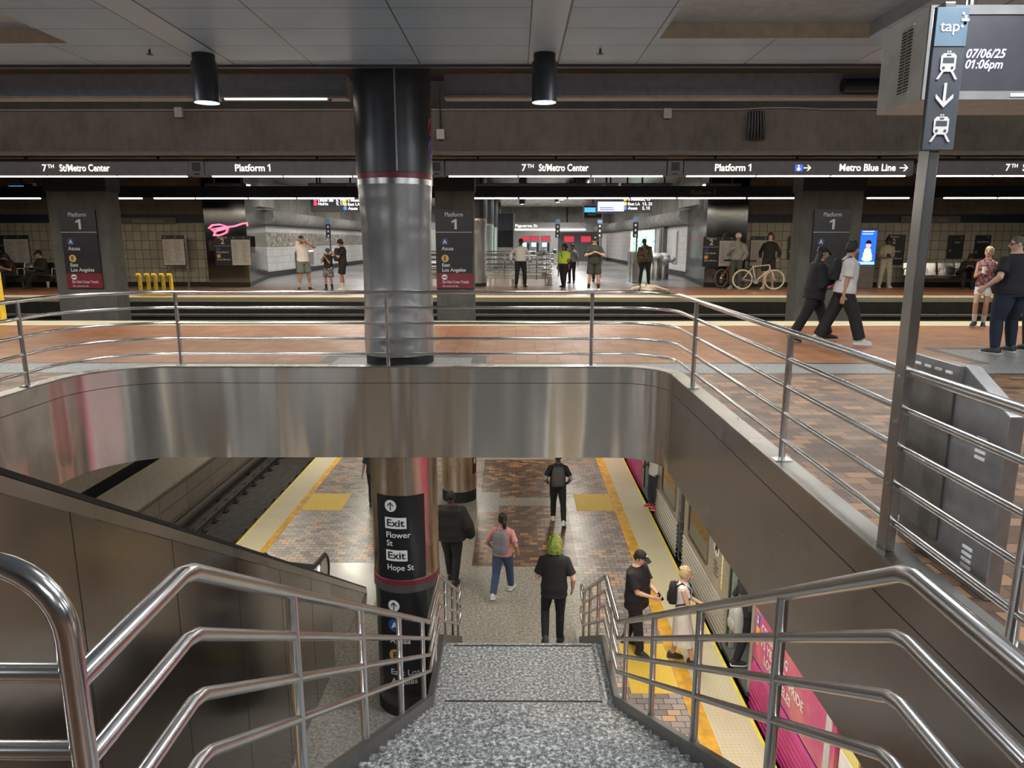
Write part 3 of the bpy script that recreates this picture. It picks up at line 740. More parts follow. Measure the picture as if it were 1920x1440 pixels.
def write(mb, body, pos, h, xd=(1, 0, 0), up=(0, 0, 1), width=None, align='c', bold=.012, shear=0.0, wrap=None):
    """letters of cap height h; pos = baseline anchor; wrap(u, v) maps sign metres to a curved face"""
    vs, fs = text_mesh(body, bold, shear)
    if not vs: return mb
    if hasattr(mb, 'new'): mb.new()
    x0 = min(v.x for v in vs); x1 = max(v.x for v in vs)
    s = h / .70; sx = s if width is None else width / (x1 - x0)
    off = {'l': -x0, 'c': -(x0 + x1) / 2, 'r': -x1}[align]
    if wrap: out = [wrap(pos[0] + (v.x + off) * sx, pos[1] + v.y * s) for v in vs]
    else:
        P, X, U = Vector(pos), Vector(xd), Vector(up); out = [P + X * ((v.x + off) * sx) + U * (v.y * s) for v in vs]
    return mb.add(out, fs)
def poly(mb, pts, pos, xd=(1, 0, 0), up=(0, 0, 1), wrap=None):
    if wrap and hasattr(mb, 'new') and len(pts) > 4: mb.new()
    if wrap:   # follow the curve: cut the outline and the inside into small pieces
        q = []
        for i, a in enumerate(pts):
            b = pts[(i + 1) % len(pts)]; k = max(1, int(math.dist(a, b) / .02)); q += [(a[0] + (b[0] - a[0]) * j / k, a[1] + (b[1] - a[1]) * j / k) for j in range(k)]
        c = (sum(a for a, b in pts) / len(pts), sum(b for a, b in pts) / len(pts)); n = len(q); vs = [wrap(pos[0] + c[0], pos[1] + c[1])]; m = 6
        for r in range(1, m + 1): vs += [wrap(pos[0] + c[0] + (a - c[0]) * r / m, pos[1] + c[1] + (b - c[1]) * r / m) for a, b in q]
        fs = [(0, 1 + i, 1 + (i + 1) % n) for i in range(n)] + [(1 + r * n + i, 1 + r * n + (i + 1) % n, 1 + (r + 1) * n + (i + 1) % n, 1 + (r + 1) * n + i) for r in range(m - 1) for i in range(n)]
        return mb.add(vs, fs)
    P, X, U = Vector(pos), Vector(xd), Vector(up)
    return mb.add([P + X * a + U * b for a, b in pts], [tuple(range(len(pts)))])
def disc(r, n=24): return [(r * math.cos(2 * math.pi * i / n), r * math.sin(2 * math.pi * i / n)) for i in range(n)]
def arrow(s, ang=90):
    """chunky arrow of half size s pointing along ang"""
    P = [[(-.12, -1), (.12, -1), (.12, .55), (-.12, .55)], [(0, 1), (-.75, .22), (-.75, -.12), (0, .62)], [(0, 1), (0, .62), (.75, -.12), (.75, .22)]]
    c, d = math.cos(R(ang - 90)), math.sin(R(ang - 90))
    return [[((x * c - y * d) * s, (x * d + y * c) * s) for x, y in q] for q in P]
LIT = glow('lit_sign_letters', (1, .93, .8), .85)
INK = plain('black_ink', (.012, .012, .014), .5)
DIM = plain('grey_letters', (.42, .42, .42), .5, var=.03)
ACC_B = plain('line_blue', (.02, .07, .32), .4); ACC_O = plain('line_gold', (.62, .38, .10), .4)
# ---- near platform header with lit station names
HYF = 13.72
K = .00998
def hx(px): return (px - 967) * K
def header(x0, x1, label, texts, lamps):
    t = thing('station_header', label, 'sign', ((x0 + x1) / 2, HYF, 2.77))
    MB().box(x0, x1, HYF, HYF + .22, 2.78, 3.06).build('sign_box', M['headgrey'], t, 0, .01)
    MB().box(x0, x1, HYF - .02, HYF + .24, 3.06, 3.085).build('top_rim', M['blackmatte'], t, 0)
    h = MB()
    for x in (x0 + .6, (x0 + x1) / 2, x1 - .6): h.box(x - .02, x + .02, HYF + .08, HYF + .12, 3.085, 3.2)
    h.build('hanger', M['blackmatte'], t, 0)
    for a, b in lamps: MB().box(a, b, HYF - .004, HYF + .05, 2.764, 2.783).build('light_tube', M['tubelight'], t, 0)
    m = LB(); bl = MB()
    for body, px, pxw in texts:
        x = hx(px); w = pxw * K; y = HYF - .004
        if body == '7TH':
            write(m, '7', (x - w / 2, y, 2.868), .122, align='l'); write(m, 'TH', (x - w / 2 + .10, y, 2.925), .065, align='l', bold=.02)
            write(m, 'St/Metro Center', (x + w / 2, y, 2.868), .122, width=w * .745, align='r', bold=.022)
        elif body == 'ACC':
            m.new()
            for q in arrow(.07, 0): poly(m, q, (x + .075, y, 2.92))
            poly(bl, [(-.07, -.06), (.07, -.06), (.07, .06), (-.07, .06)], (x - .08, y, 2.92))
            poly(m, disc(.016, 8), (x - .085, y - .002, 2.958)); poly(m, [(a * .7, b * .7) for a, b in disc(.045, 12)], (x - .085, y - .002, 2.90))
        elif body == '>':
            m.new()
            for q in arrow(.08, 0): poly(m, q, (x, y, 2.92))
        else: write(m, body, (x, y, 2.868), .122, width=w, bold=.022)
    m.build('lettering', LIT, t, 0)
    if bl.v: bl.build('access_symbol', glow('access_blue', (.05, .12, .6), .8), t, 0)
    return t
header(hx(-260), hx(357), 'grey sign header with lit station name at far left above platform 1', [('7TH', 147, 126)], [(hx(-258), hx(90)), (hx(93), hx(220)), (hx(224), hx(352))])
header(hx(387), hx(803), 'grey header lit with Platform 1 left of the round column', [('Platform 1', 477, 66)], [(hx(400), hx(530)), (hx(534), hx(660)), (hx(664), hx(795))])
header(hx(836), hx(1247), 'grey sign header with lit station name right of the round column', [('7TH', 1040, 124)], [(hx(842), hx(970)), (hx(973), hx(1105)), (hx(1109), hx(1240))])
header(hx(1279), hx(1704), 'grey header lit with Platform 1 and Metro Blue Line arrow', [('Platform 1', 1370, 67), ('ACC', 1500, 24), ('Metro Blue Line', 1619, 104), ('>', 1686, 14)], [(hx(1285), hx(1412)), (hx(1416), hx(1550)), (hx(1554), hx(1690))])
header(hx(1730), hx(2260), 'grey sign header with lit station name at far right behind the pole', [('7TH', 1936, 124)], [(hx(1736), hx(1850)), (hx(1854), hx(1985)), (hx(1990), hx(2250))])
sp0 = None
for px, lb in ((372, 'small grey loudspeaker box in the header between the left station name and Platform 1'), (819, 'small grey loudspeaker box in the header just right of the round column'), (1263, 'small grey loudspeaker box in the header before the right Platform 1')):
    x = hx(px); t = thing('speaker_box', lb, 'speaker', (x, HYF, 2.78), 'speaker boxes in the sign header')
    MB().box(x - .145, x + .145, HYF - .01, HYF + .22, 2.77, 3.06).build('case', M['headgrey'], t, 0, .008)
    MB().box(x - .075, x + .075, HYF - .016, HYF, 2.87, 3.02).build('grille', plain('speaker_grille', (.03, .03, .032), .7), t, 0)
    MB().box(x - .05, x + .05, HYF - .016, HYF, 2.80, 2.825).build('badge', M['black'], t, 0)
# ---- far platform header (dark, letters barely lit)
FH = 20.62
def fx(px): return (px - 967) * .01525
fh = thing('far_header', 'long dark navy sign header with thin light strip over the far platform edge', 'sign', (0, FH, 2.77))
MB().box(FX0, FX1, FH, FH + .25, 2.785, 3.10).build('sign_box', M['navy'], fh, 0)
for a, b in ((-300, 86), (215, 275), (298, 372), (376, 470), (474, 560), (564, 668), (886, 970), (974, 1060), (1064, 1175), (1179, 1262), (1266, 1390), (1395, 1492), (1614, 1690), (1755, 1850), (1855, 2200)):
    MB().box(fx(a), fx(b), FH - .004, FH + .06, 2.755, 2.787).build('light_tube', M['tubelight'], fh, 0)
m = MB(); write(m, 'Platform 2', (fx(1312), FH - .004, 2.87), .12, width=.69); m.build('lettering', plain('unlit_letters', (.16, .16, .16), .5), fh, 0)
# ---- concrete pillars between the tracks with their sign boards
def pillar(xc, x0, x1, lb, sl):
    t = thing('concrete_pillar', lb, 'pillar', ((x0 + x1) / 2, 17.3, -1.15))
    MB().box(x0, x1, 17.0, 17.55, -1.15, 3.44).build('shaft', M['concrete_pillar'], t, 0, .012)
    MB().box(x0 - .03, x1 + .03, 16.97, 17.58, 2.72, 3.44).build('head_wrap', M['blackmatte'], t, 0)
    s = thing('platform_sign', sl, 'sign', (xc, 16.97, .49))
    MB().box(xc - .42, xc + .42, 16.955, 17.0, .84, 2.31).build('board', M['sign'], s, 0)
    MB().box(xc - .42, xc + .42, 16.955, 17.0, .49, .84).build('warning_panel', M['burgundy'], s, 0)
    MB().box(xc - .42, xc + .42, 16.948, 16.955, 1.785, 1.80).build('divider', DIM, s, 0)
    y = 16.95; m = LB()
    write(m, 'Platform', (xc, y, 2.15), .095, width=.42); m.new(); poly(m, [(.0, 0), (.055, 0), (.055, .23), (.015, .23), (-.065, .185), (-.065, .14), (0, .17)], (xc + .01, y, 1.86))
    xl = xc - .30
    write(m, 'Azusa', (xl, y, 1.38), .085, width=.28, align='l'); write(m, 'East', (xl + .01, y, 1.0), .08, align='l'); write(m, 'Los Angeles', (xl + .01, y, .885), .08, width=.55, align='l')
    write(m, 'Do Not Cross Tracks', (xl + .01, y, .615), .06, width=.62, align='l'); write(m, 'No cruce las vías.', (xl + .01, y, .53), .035, width=.38, align='l')
    m.new(); poly(m, disc(.065), (xl + .06, y, .755)); write(m, 'A', (xl + .08, y - .004, 1.53), .09, bold=.03)
    m.build('lettering', plain('sign_letters', (.62, .62, .62), .5, var=.03), s, 0)
    d = MB(); poly(d, disc(.085), (xl + .08, y - .001, 1.575)); d.build('blue_disc', plain('line_blue_dark', (.03, .05, .16), .4), s, 0)
    d = MB(); poly(d, disc(.085), (xl + .08, y, 1.19)); d.build('gold_disc', ACC_O, s, 0)
    d = MB(); write(d, 'E', (xl + .08, y - .004, 1.145), .09, bold=.03); poly(d, [(-.045, -.014), (.045, -.014), (.045, .014), (-.045, .014)], (xl + .06, y - .004, .755)); d.build('dark_symbol', INK, s, 0)
pillar(-10.22, -10.92, -9.52, 'wide concrete pillar at left between the upper tracks', 'black Platform 1 sign on the left concrete pillar')
pillar(-1.44, -1.88, -.99, 'narrow concrete pillar between the tracks just right of the round column', 'black Platform 1 sign beside the round column')
pillar(7.34, 6.64, 8.04, 'wide concrete pillar at right between the upper tracks', 'black Platform 1 sign on the right concrete pillar, behind two walkers')
# ---- curved exit sign on the lower column
def cyl(r):
    a1 = a0 - .17
    return lambda u, z: (C0[0] + r * math.cos(a1 + u / r), C0[1] + r * math.sin(a1 + u / r), z)
def curved_panel(z0, z1, u0, u1, r):
    mb = MB(); n = 18; f = cyl(r); vs = []
    for i in range(n + 1):
        u = u0 + (u1 - u0) * i / n; vs += [f(u, z0), f(u, z1)]
    return mb.add(vs, [(2 * i, 2 * i + 2, 2 * i + 3, 2 * i + 1) for i in range(n)])
U0, U1 = -.355, .355
sg = thing('exit_sign', 'black curved sign with two Exit labels and street names wrapped on the bronze column', 'sign', (C0[0] + .1, C0[1] - .46, -2.98))
curved_panel(-2.975, -1.76, U0, U1, .466).build('panel', M['black'], sg, 60)
L = .470; f = cyl(L); f2_ = cyl(.473); wl = LB(); bk = LB()
UL = -.20
poly(wl, disc(.085), (UL + .075, -1.90), wrap=f)
bk.new()
for q in arrow(.06): poly(bk, q, (UL + .075, -1.905), wrap=f2_)
def box_text(z, body):
    wl.new(); poly(wl, [(-.005, -.035), (.30, -.035), (.30, .125), (-.005, .125)], (UL - .01, z), wrap=f)
    write(bk, body, (UL + .14, z), .10, width=.25, wrap=f2_, bold=.02)
box_text(-2.19, 'Exit'); write(wl, 'Flower', (UL, -2.355), .082, width=.345, align='l', wrap=f); write(wl, 'St', (UL, -2.475), .082, align='l', wrap=f)
box_text(-2.66, 'Exit'); write(wl, 'Hope St', (UL, -2.83), .082, width=.375, align='l', wrap=f)
LETT = plain('sign_white', (.72, .72, .72), .5, var=.02)
wl.build('white_lettering', LETT, sg, 0); bk.build('black_lettering', INK, sg, 0)
sg = thing('line_sign', 'black curved Azusa and East Los Angeles sign low on the bronze column', 'sign', (C0[0] + .1, C0[1] - .46, -4.5))
curved_panel(-4.75, -3.17, U0, U1, .474).build('panel', M['black'], sg, 60)
f = cyl(.478); f2_ = cyl(.481); wl = LB(); bk = LB(); dz = .0
poly(wl, disc(.085), (UL + .075, -3.36), wrap=f)
bk.new()
for q in arrow(.06): poly(bk, q, (UL + .075, -3.365), wrap=f2_)
b = MB(); poly(b, disc(.095), (UL + .075, -3.66), wrap=f); b.build('blue_disc', ACC_B, sg, 0)
b = MB(); poly(b, disc(.095), (UL + .075, -4.12), wrap=f); b.build('gold_disc', ACC_O, sg, 0)
w2 = MB(); write(w2, 'A', (UL + .075, -3.70), .09, wrap=f2_, bold=.03); write(bk, 'E', (UL + .075, -4.16), .09, wrap=f2_, bold=.03)
write(wl, 'Azusa', (UL, -3.93), .085, width=.30, align='l', wrap=f); write(wl, 'East Los', (UL, -4.42), .085, width=.42, align='l', wrap=f); write(wl, 'Angeles', (UL, -4.56), .085, width=.38, align='l', wrap=f)
wl.new().add(w2.v, w2.f); wl.build('white_lettering', LETT, sg, 0); bk.build('black_lettering', INK, sg, 0)
# ---- lettering and pictograms on the pole sign
SGY = 3.370; W1 = plain('pictogram_grey', (.52, .51, .49), .5, var=.02); m = LB(); dk2 = LB()
write(m, 'tap', (1.90, SGY, 2.50), .045, width=.085, bold=.01)
for i, (u, v) in enumerate(((0, 0), (.016, .016), (.032, .032), (.016, .048), (0, .064), (.0, .032), (.016, .016), (.016, .032))):
    poly(m, [(0, 0), (.011, 0), (.011, .011), (0, .011)], (1.948 + u * .7, SGY, 2.515 + v * .8))
def tram(zc):
    m.new(); x = 1.91; s = .045
    poly(m, [(a * s, b * s) for a, b in ((-.55, -.7), (-.75, -.45), (-.75, .75), (-.5, 1.0), (.5, 1.0), (.75, .75), (.75, -.45), (.55, -.7))], (x, SGY, zc))
    for sx in (-1, 1):
        poly(m, [(sx * a * s, b * s) for a, b in ((.35, -.7), (.6, -.7), (1.05, -1.4), (.8, -1.4))], (x, SGY, zc)); poly(m, [(a + sx * .12 * s, b) for a, b in disc(.09 * s, 8)], (x, SGY, zc + 1.15 * s))
        dk2.new(); poly(dk2, [(a + sx * .42 * s, b) for a, b in disc(.15 * s, 10)], (x, SGY - .001, zc - .35 * s))
    dk2.new(); poly(dk2, [(-.55 * s, .1 * s), (.55 * s, .1 * s), (.55 * s, .6 * s), (-.55 * s, .6 * s)], (x, SGY - .001, zc)); dk2.new(); poly(dk2, [(-.22 * s, .75 * s), (.22 * s, .75 * s), (.22 * s, .88 * s), (-.22 * s, .88 * s)], (x, SGY - .001, zc))
tram(2.365); tram(2.10)
m.new()
for q in arrow(.052, -90): poly(m, q, (1.91, SGY, 2.235))
m.build('pictograms', W1, PO, 0); dk2.build('pictogram_openings', plain('sign_charcoal', (.05, .055, .065), .4), PO, 0)
# ---- ceiling-hung date display
dp = thing('date_display', 'large grey ceiling-hung display cabinet showing the date and time at top right', 'display', (2.8, 4.2, 2.33))
dpm = plain('cabinet_beige', (.5, .47, .41), .5)
bx = MB(); bx.prism([(2.14, 4.0, 2.33), (2.14, 4.47, 2.33), (2.14, 4.47, 2.79), (2.14, 4.0, 2.79)], (1.6, 0, 0)); bx.build('cabinet', dpm, dp, 0, .006)
MB().box(2.14, 3.74, 3.985, 4.0, 2.33, 2.372).box(2.14, 3.74, 3.985, 4.0, 2.745, 2.79).box(2.14, 2.185, 3.985, 4.0, 2.372, 2.745).build('bezel', plain('bezel_grey', (.17, .17, .17), .45), dp, 0)
MB().box(2.185, 3.74, 3.992, 4.0, 2.372, 2.745).build('screen', plain('screen_dark', (.04, .04, .048), .35), dp, 0)
v = MB()
for i in range(20):
    z = 2.40 + i * .0165
    for y in (4.14, 4.20): v.box(2.136, 2.142, y, y + .045, z, z + .007)
v.build('louvre', M['blackmatte'], dp, 0)
MB().box(2.13, 2.137, 4.12, 4.265, 2.392, 2.397).box(2.13, 2.137, 4.12, 4.265, 2.733, 2.738).build('louvre_rim', plain('rim_light', (.5, .48, .42), .4), dp, 0)
m = LB(); pz = onY(1812, 108, 3.985); write(m, '07/06/25', (pz.x, 3.988, pz.z), .043, width=.205, align='l', shear=.22, bold=.012)
pz = onY(1810, 128, 3.985); write(m, '01:06pm', (pz.x, 3.988, pz.z), .043, width=.195, align='l', shear=.22, bold=.012); m.build('digits', glow('digit_glow', (.80, .80, 1), .9), dp, 0)
MB().box(2.60, 2.70, 3.98, 3.985, 2.343, 2.36).build('nameplate', plain('plate_light', (.6, .6, .58), .4), dp, 0)
h = MB()
for x in (2.5, 3.4): h.tube([(x, 4.25, 2.79), (x, 4.25, CZ)], .025, 10)
h.build('hanger', M['tube'], dp)
# ---- ceiling downlights
def downlight(x, y, lb, far=False):
    zb, zt, r = (3.11, CZ, .138) if not far else (3.55, 4.15, .17)
    t = thing('downlight', lb, 'ceiling light', (x, y, zt), 'downlights in the far hall' if far else None)
    n = 28 if not far else 14
    MB().lathe([(r * .97, zb), (r, zb), (r, zt - .09), (r * .88, zt - .07), (r * .88, zt)], (x, y, 0), n, False).build('can', plain('can_black', (.03, .034, .04), .4), t, 50)
    MB().lathe([(r * .96, zb + .012), (r * .5, zb + .01), (.005, zb + .01)], (x, y, 0), n).build('lens', glow('lamp_lens', (.95, .98, 1), 14), t, 0)
    return t
downlight(-3.46, 8.41, 'black cylinder downlight glowing at left under the ceiling panels')
downlight(.315, 8.41, 'black cylinder downlight glowing at centre right of the round column')
# ---- small fittings on the beam
ct = thing('cornice_light', 'thin lit fluorescent strip under the cornice left of the round column', 'light', (-3.2, 10, 3.45))
p0, p1 = onY(421, 180, 9.95), onY(612, 180, 9.95)
MB().box(p0.x, p1.x, 9.935, 9.98, 3.432, 3.446).build('tube', M['tubelight'], ct, 0); MB().box(p0.x - .05, p1.x + .05, 9.98, 10.02, 3.42, 3.447).build('housing', M['blackmatte'], ct, 0)
pb = thing('cornice_pipe', 'thick grey pipe running along the cornice under the ceiling edge', 'pipe', (0, 9.72, 3.82))
MB().tube([(FX0, 9.72, 3.83), (-2.25, 9.72, 3.83)], .065, 14).tube([(-.9, 9.72, 3.83), (FX1, 9.72, 3.83)], .065, 14).build('tube', grey, pb)
cn = thing('conduit', 'thin metal conduit running along the top of the concrete beam', 'conduit', (0, 13.45, 3.9))
MB().tube([(FX0, 13.46, 3.9)] + [(x, 13.46, 3.9 + (.03 if 4.2 < x < 5.2 else 0)) for x in [i * .5 for i in range(-36, 30)]], .012, 6).build('tube', plain('conduit_steel', (.4, .38, .35), .4, .6), cn)
for px, py, lb in ((336, 211, 'small grey junction box on the beam below the left downlight'), (826, 252, 'pale square junction box hanging just right of the round column'), (1251, 213, 'small grey junction box on the concrete beam right of the central downlight')):
    p = onY(px, py, 13.45); t = thing('junction_box', lb, 'junction box', p)
    MB().box(p.x - .07, p.x + .07, 13.40, 13.5, p.z - .085, p.z + .085).build('box', plain('box_pale', (.3, .29, .28) if px != 826 else (.46, .44, .42), .5), t, 0, .006)
    q = MB(); q.tube([(p.x, 13.45, p.z + .08), (p.x, 13.45, 3.9 if px != 826 else 4.3)], .014, 6); q.build('conduit_drop', M['blackmatte'], t)
t = thing('cable_bundle', 'black bundle of cables hanging on the beam above Platform 1 sign', 'cables', onY(1418, 240, 13.4))
for i in range(6):
    p = onY(1406 + i * 5, 208, 13.44); q = onY(1402 + i * 6, 262, 13.44); k = MB(); k.tube([p, (p + q) / 2 + Vector((0, -.02, 0)), q], .022, 6); k.build('cable', M['rubber'], t)
for px, lb in ((282, 'sprinkler head below the ceiling left of the left downlight'), (1125, 'sprinkler head below the ceiling right of the central downlight')):
    p = onY(px, 112, 8.2); t = thing('sprinkler_head', lb, 'sprinkler', (p.x, p.y, CZ))
    MB().tube([(p.x, p.y, CZ), (p.x, p.y, CZ - .05)], .012, 6).lathe([(.035, CZ - .055), (.035, CZ - .05)], (p.x, p.y, 0), 10).build('head', plain('sprinkler_dark', (.06, .06, .06), .4, .5), t)
t = thing('camera_tube', 'dark cylindrical cable box under the cornice left of the date display', 'box', onY(1610, 160, 9.9))
p = onY(1580, 160, 9.88); q = onY(1665, 160, 9.88); MB().tube([p, q], .085, 14).build('body', M['black'], t)
# ================================================================== FAR PLATFORM AND HALL
def board(px0, px1, py0, py1, y, name, label, parts, group=None, cat='sign', depth=.04):
    """wall board facing the camera; parts add children from (x0, x1, z0, z1, y)"""
    a, b = onY(px0, py1, y), onY(px1, py0, y)
    t = thing(name, label, cat, ((a.x + b.x) / 2, y, a.z), group)
    parts(t, a.x, b.x, a.z, b.z, y); return t
PAPER = plain('timetable_paper', (.50, .50, .48), .6, var=.06); PAPER_DIM = plain('paper_dim', (.42, .41, .36), .6)
PALE = plain('pale_letters', (.55, .55, .55), .5, var=.03)
def lines(mb, x0, x1, z0, z1, y, n):
    for i in range(n):
        z = z1 - (i + .6) * (z1 - z0) / n; w = (x1 - x0) * random.uniform(.5, .95)
        mb.box(x0, x0 + w, y - .002, y, z, z + (z1 - z0) / n * .3)
def info_panel(two=True, paper=PAPER):
    def f(t, x0, x1, z0, z1, y):
        w = x1 - x0; h = z1 - z0; xs = x0 + (w * .46 if two else 0)
        MB().box(x0, x1, y - .04, y, z0, z1).build('backing', M['sign'], t, 0)
        MB().box(xs + .01, x1 - .01, y - .048, y - .04, z0 + .02, z1 - h * .13).build('timetable', paper, t, 0)
        g = MB(); lines(g, xs + .05, (xs + x1) / 2 - .03, z0 + .1, z1 - h * .2, y - .049, 16); lines(g, (xs + x1) / 2 + .03, x1 - .05, z0 + .1, z1 - h * .2, y - .049, 16)
        g.build('print', plain('print_grey', (.2, .2, .21), .6), t, 0)
        m = LB(); write(m, 'A', (xs + .1, y - .042, z1 - h * .085), .05); write(m, 'E', ((xs + x1) / 2 + .1, y - .042, z1 - h * .085), .05)
        if two:
            c = x0 + w * .23
            write(m, 'Platform', (c, y - .042, z1 - h * .09), .07, width=w * .27); write(m, '2', (c, y - .042, z1 - h * .27), .18, bold=.03)
            write(m, 'Long Beach', (x0 + w * .05, y - .042, z1 - h * .57), .06, width=w * .33, align='l'); write(m, 'Santa Monica', (x0 + w * .05, y - .042, z1 - h * .82), .06, width=w * .36, align='l')
            m.box(x0, xs, y - .044, y - .04, z1 - h * .345, z1 - h * .335)
            d = MB(); poly(d, disc(.07, 14), (x0 + w * .1, y - .042, z1 - h * .68)); d.build('gold_disc', ACC_O, t, 0)
            d = MB(); poly(d, disc(.07, 14), (x0 + w * .1, y - .042, z1 - h * .45)); d.build('blue_disc', ACC_B, t, 0)
        m.build('lettering', PALE, t, 0)
    return f
PY = 25.19
board(406, 469, 442, 498, PY, 'information_board', 'black Platform 2 board with white timetables on the left steel pier', info_panel())
board(1316, 1384, 444, 500, PY, 'information_board', 'black Platform 2 board with timetables on the right steel pier behind the cyclist in helmet', info_panel())
board(1404, 1452, 443, 500, FW - .02, 'timetable_board', 'timetable panel on the tile wall behind the man with the white bicycle', info_panel(False, PAPER_DIM))
board(-26, 53, 441, 496, FW - .02, 'information_board', 'dim Platform 2 board at far left above the bench', info_panel(True, PAPER_DIM))
def stand(t, x0, x1, z0, z1, y):
    info_panel(False, PAPER_DIM)(t, x0, x1, z0, z1, y)
    for x in (x0 + .12, x1 + .02): MB().box(x - .03, x + .03, y, y + .05, 0, z1).build('stand_post', M['steel'], t, 0)
board(309, 345, 441, 498, FW - .45, 'timetable_stand', 'free-standing timetable panel on steel posts at left of the tile wall', stand)
def dark_board(txts):
    def f(t, x0, x1, z0, z1, y):
        MB().box(x0, x1, y - .04, y, z0, z1).build('panel', M['sign'], t, 0); m = LB(); h = z1 - z0
        for body, u, v, s in txts: write(m, body, (x0 + (x1 - x0) * u, y - .042, z0 + h * v), s * h, align='l')
        m.build('lettering', PALE, t, 0)
    return f
board(1774, 1808, 441, 484, FW - .02, 'route_board', 'first dark route board on the right tile wall, left of the woman', dark_board([('A', .75, .85, .07), ('Azusa', .4, .66, .07), ('E', .12, .28, .09)]))
board(1824, 1858, 441, 484, FW - .02, 'route_board', 'dark route board on the tile wall just above the woman in shorts', dark_board([('E', .78, .86, .07), ('Santa Monica', .1, .68, .07), ('E', .08, .22, .09)]))
board(1905, 1960, 441, 500, FW - .02, 'route_board', 'dark route board at right edge behind the large man', dark_board([('E', .1, .8, .07)]))
board(1660, 1698, 440, 496, FW - .02, 'platform_board', 'dark Platform 2 board behind the person in beige', dark_board([('Platform', .1, .9, .06), ('2', .25, .7, .16), ('Long Beach', .1, .42, .06), ('Santa Monica', .1, .18, .06)]))
board(1475, 1488, 443, 486, FW - .02, 'route_board', 'narrow dark board on the tiles at the left edge of the right pillar', dark_board([('E', .3, .3, .08)]))
board(393, 403, 451, 470, PY, 'notice', 'tiny dark notice on the left steel pier, left of the Platform 2 board', dark_board([('A', .2, .7, .1)]))
def name_sign(t, x0, x1, z0, z1, y):
    MB().box(x0, x1, y - .05, y, z0, z1).build('panel', plain('name_panel', (.10, .098, .09), .5), t, 0)
    m = MB(); h = z1 - z0; write(m, '7', (x0 + .22, y - .053, z0 + h * .25), h * .5, align='l'); write(m, 'TH', (x0 + .34, y - .053, z0 + h * .5), h * .25, align='l')
    write(m, 'St/Metro Center', (x0 + .55, y - .053, z0 + h * .25), h * .5, width=(x1 - x0) * .55, align='l'); m.build('lettering', plain('engraved_letters', (.27, .27, .26), .5), t, 0)
board(220, 330, 408, 420, FW - .03, 'wall_name_sign', 'dim grey station name sign on the left tile wall', name_sign)
board(1687, 1800, 405, 418, FW - .03, 'wall_name_sign', 'dim grey station name sign on the right tile wall behind the pole', name_sign)
# glowing tube added in place of a neon scribble mirrored in the left pier
ne = thing('neon_reflection', 'pink glowing tube standing in for a neon reflection on the left steel pier', 'reflection', onY(420, 430, 25.1))
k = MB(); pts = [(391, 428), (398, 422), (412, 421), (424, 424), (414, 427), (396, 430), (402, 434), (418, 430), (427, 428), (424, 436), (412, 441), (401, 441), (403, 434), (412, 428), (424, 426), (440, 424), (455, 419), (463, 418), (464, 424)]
k.tube([onY(a, b, 25.14) for a, b in pts], .028, 6); k.build('tube', glow('reflected_pink', (1, .13, .22), 1.5), ne)
def notice2(t, x0, x1, z0, z1, y):
    h = z1 - z0; MB().box(x0, x1, y - .02, y, z0 + h * .42, z1).build('black_plate', M['sign'], t, 0); MB().box(x0, x1, y - .02, y, z0 + h * .36, z0 + h * .42).build('red_band', M['burgundy'], t, 0)
    MB().box(x0, x1, y - .02, y, z0, z0 + h * .36).build('white_sheet', PAPER, t, 0)
board(471.5, 478, 443, 474, 26.15, 'notice', 'small black, red and white notice on the side of the left pier', notice2)
# ---- lit advertising kiosk
def kiosk(t, x0, x1, z0, z1, y):
    MB().box(x0 - .08, x1 + .03, y, y + .25, 0.0, z1 + .08).build('cabinet', plain('kiosk_grey', (.13, .13, .12), .5), t, 0, .01)
    MB().box(x0, x1, y - .01, y, z0, z1).build('screen', glow('screen_blue', (.015, .12, .85), .9), t, 0)
    w = x1 - x0; h = z1 - z0; c = x0 + w * .52
    f = MB()
    for u, v, a, b in ((.5, .32, .27, .09), (.52, .25, .3, .08), (.5, .17, .33, .08), (.5, .41, .22, .08)): poly(f, [(q[0] * a * w, q[1] * b * h) for q in disc(1, 18)], (x0 + w * u, y - .014, z0 + h * v))
    f.build('picture_food', glow('screen_cream', (.9, .78, .45), .8), t, 0)
    f = MB(); poly(f, [(q[0] * .16 * w, q[1] * .10 * h) for q in disc(1, 18)], (c, y - .016, z0 + h * .57)); f.build('picture_face', glow('screen_skin', (.75, .5, .38), .7), t, 0)
    f = MB(); poly(f, [(q[0] * .19 * w, max(-.1, q[1]) * .10 * h) for q in disc(1, 18)], (c, y - .018, z0 + h * .62)); f.build('picture_hair', plain('screen_black', (.01, .01, .015), .4), t, 0)
    m = MB(); lines(m, x0 + .05, x1 - .05, z0 + h * .86, z0 + h, y - .012, 2); m.build('caption_bar', glow('screen_white', (.8, .85, 1), .9), t, 0)
    MB().box(x0, x1, y - .014, y - .01, z0, z0 + h * .08).build('lower_bar', glow('screen_pale', (.3, .55, 1), .9), t, 0)
board(1609, 1645, 432, 496, 24.6, 'advert_kiosk', 'lit blue advertising screen on a grey floor kiosk', kiosk, cat='display')
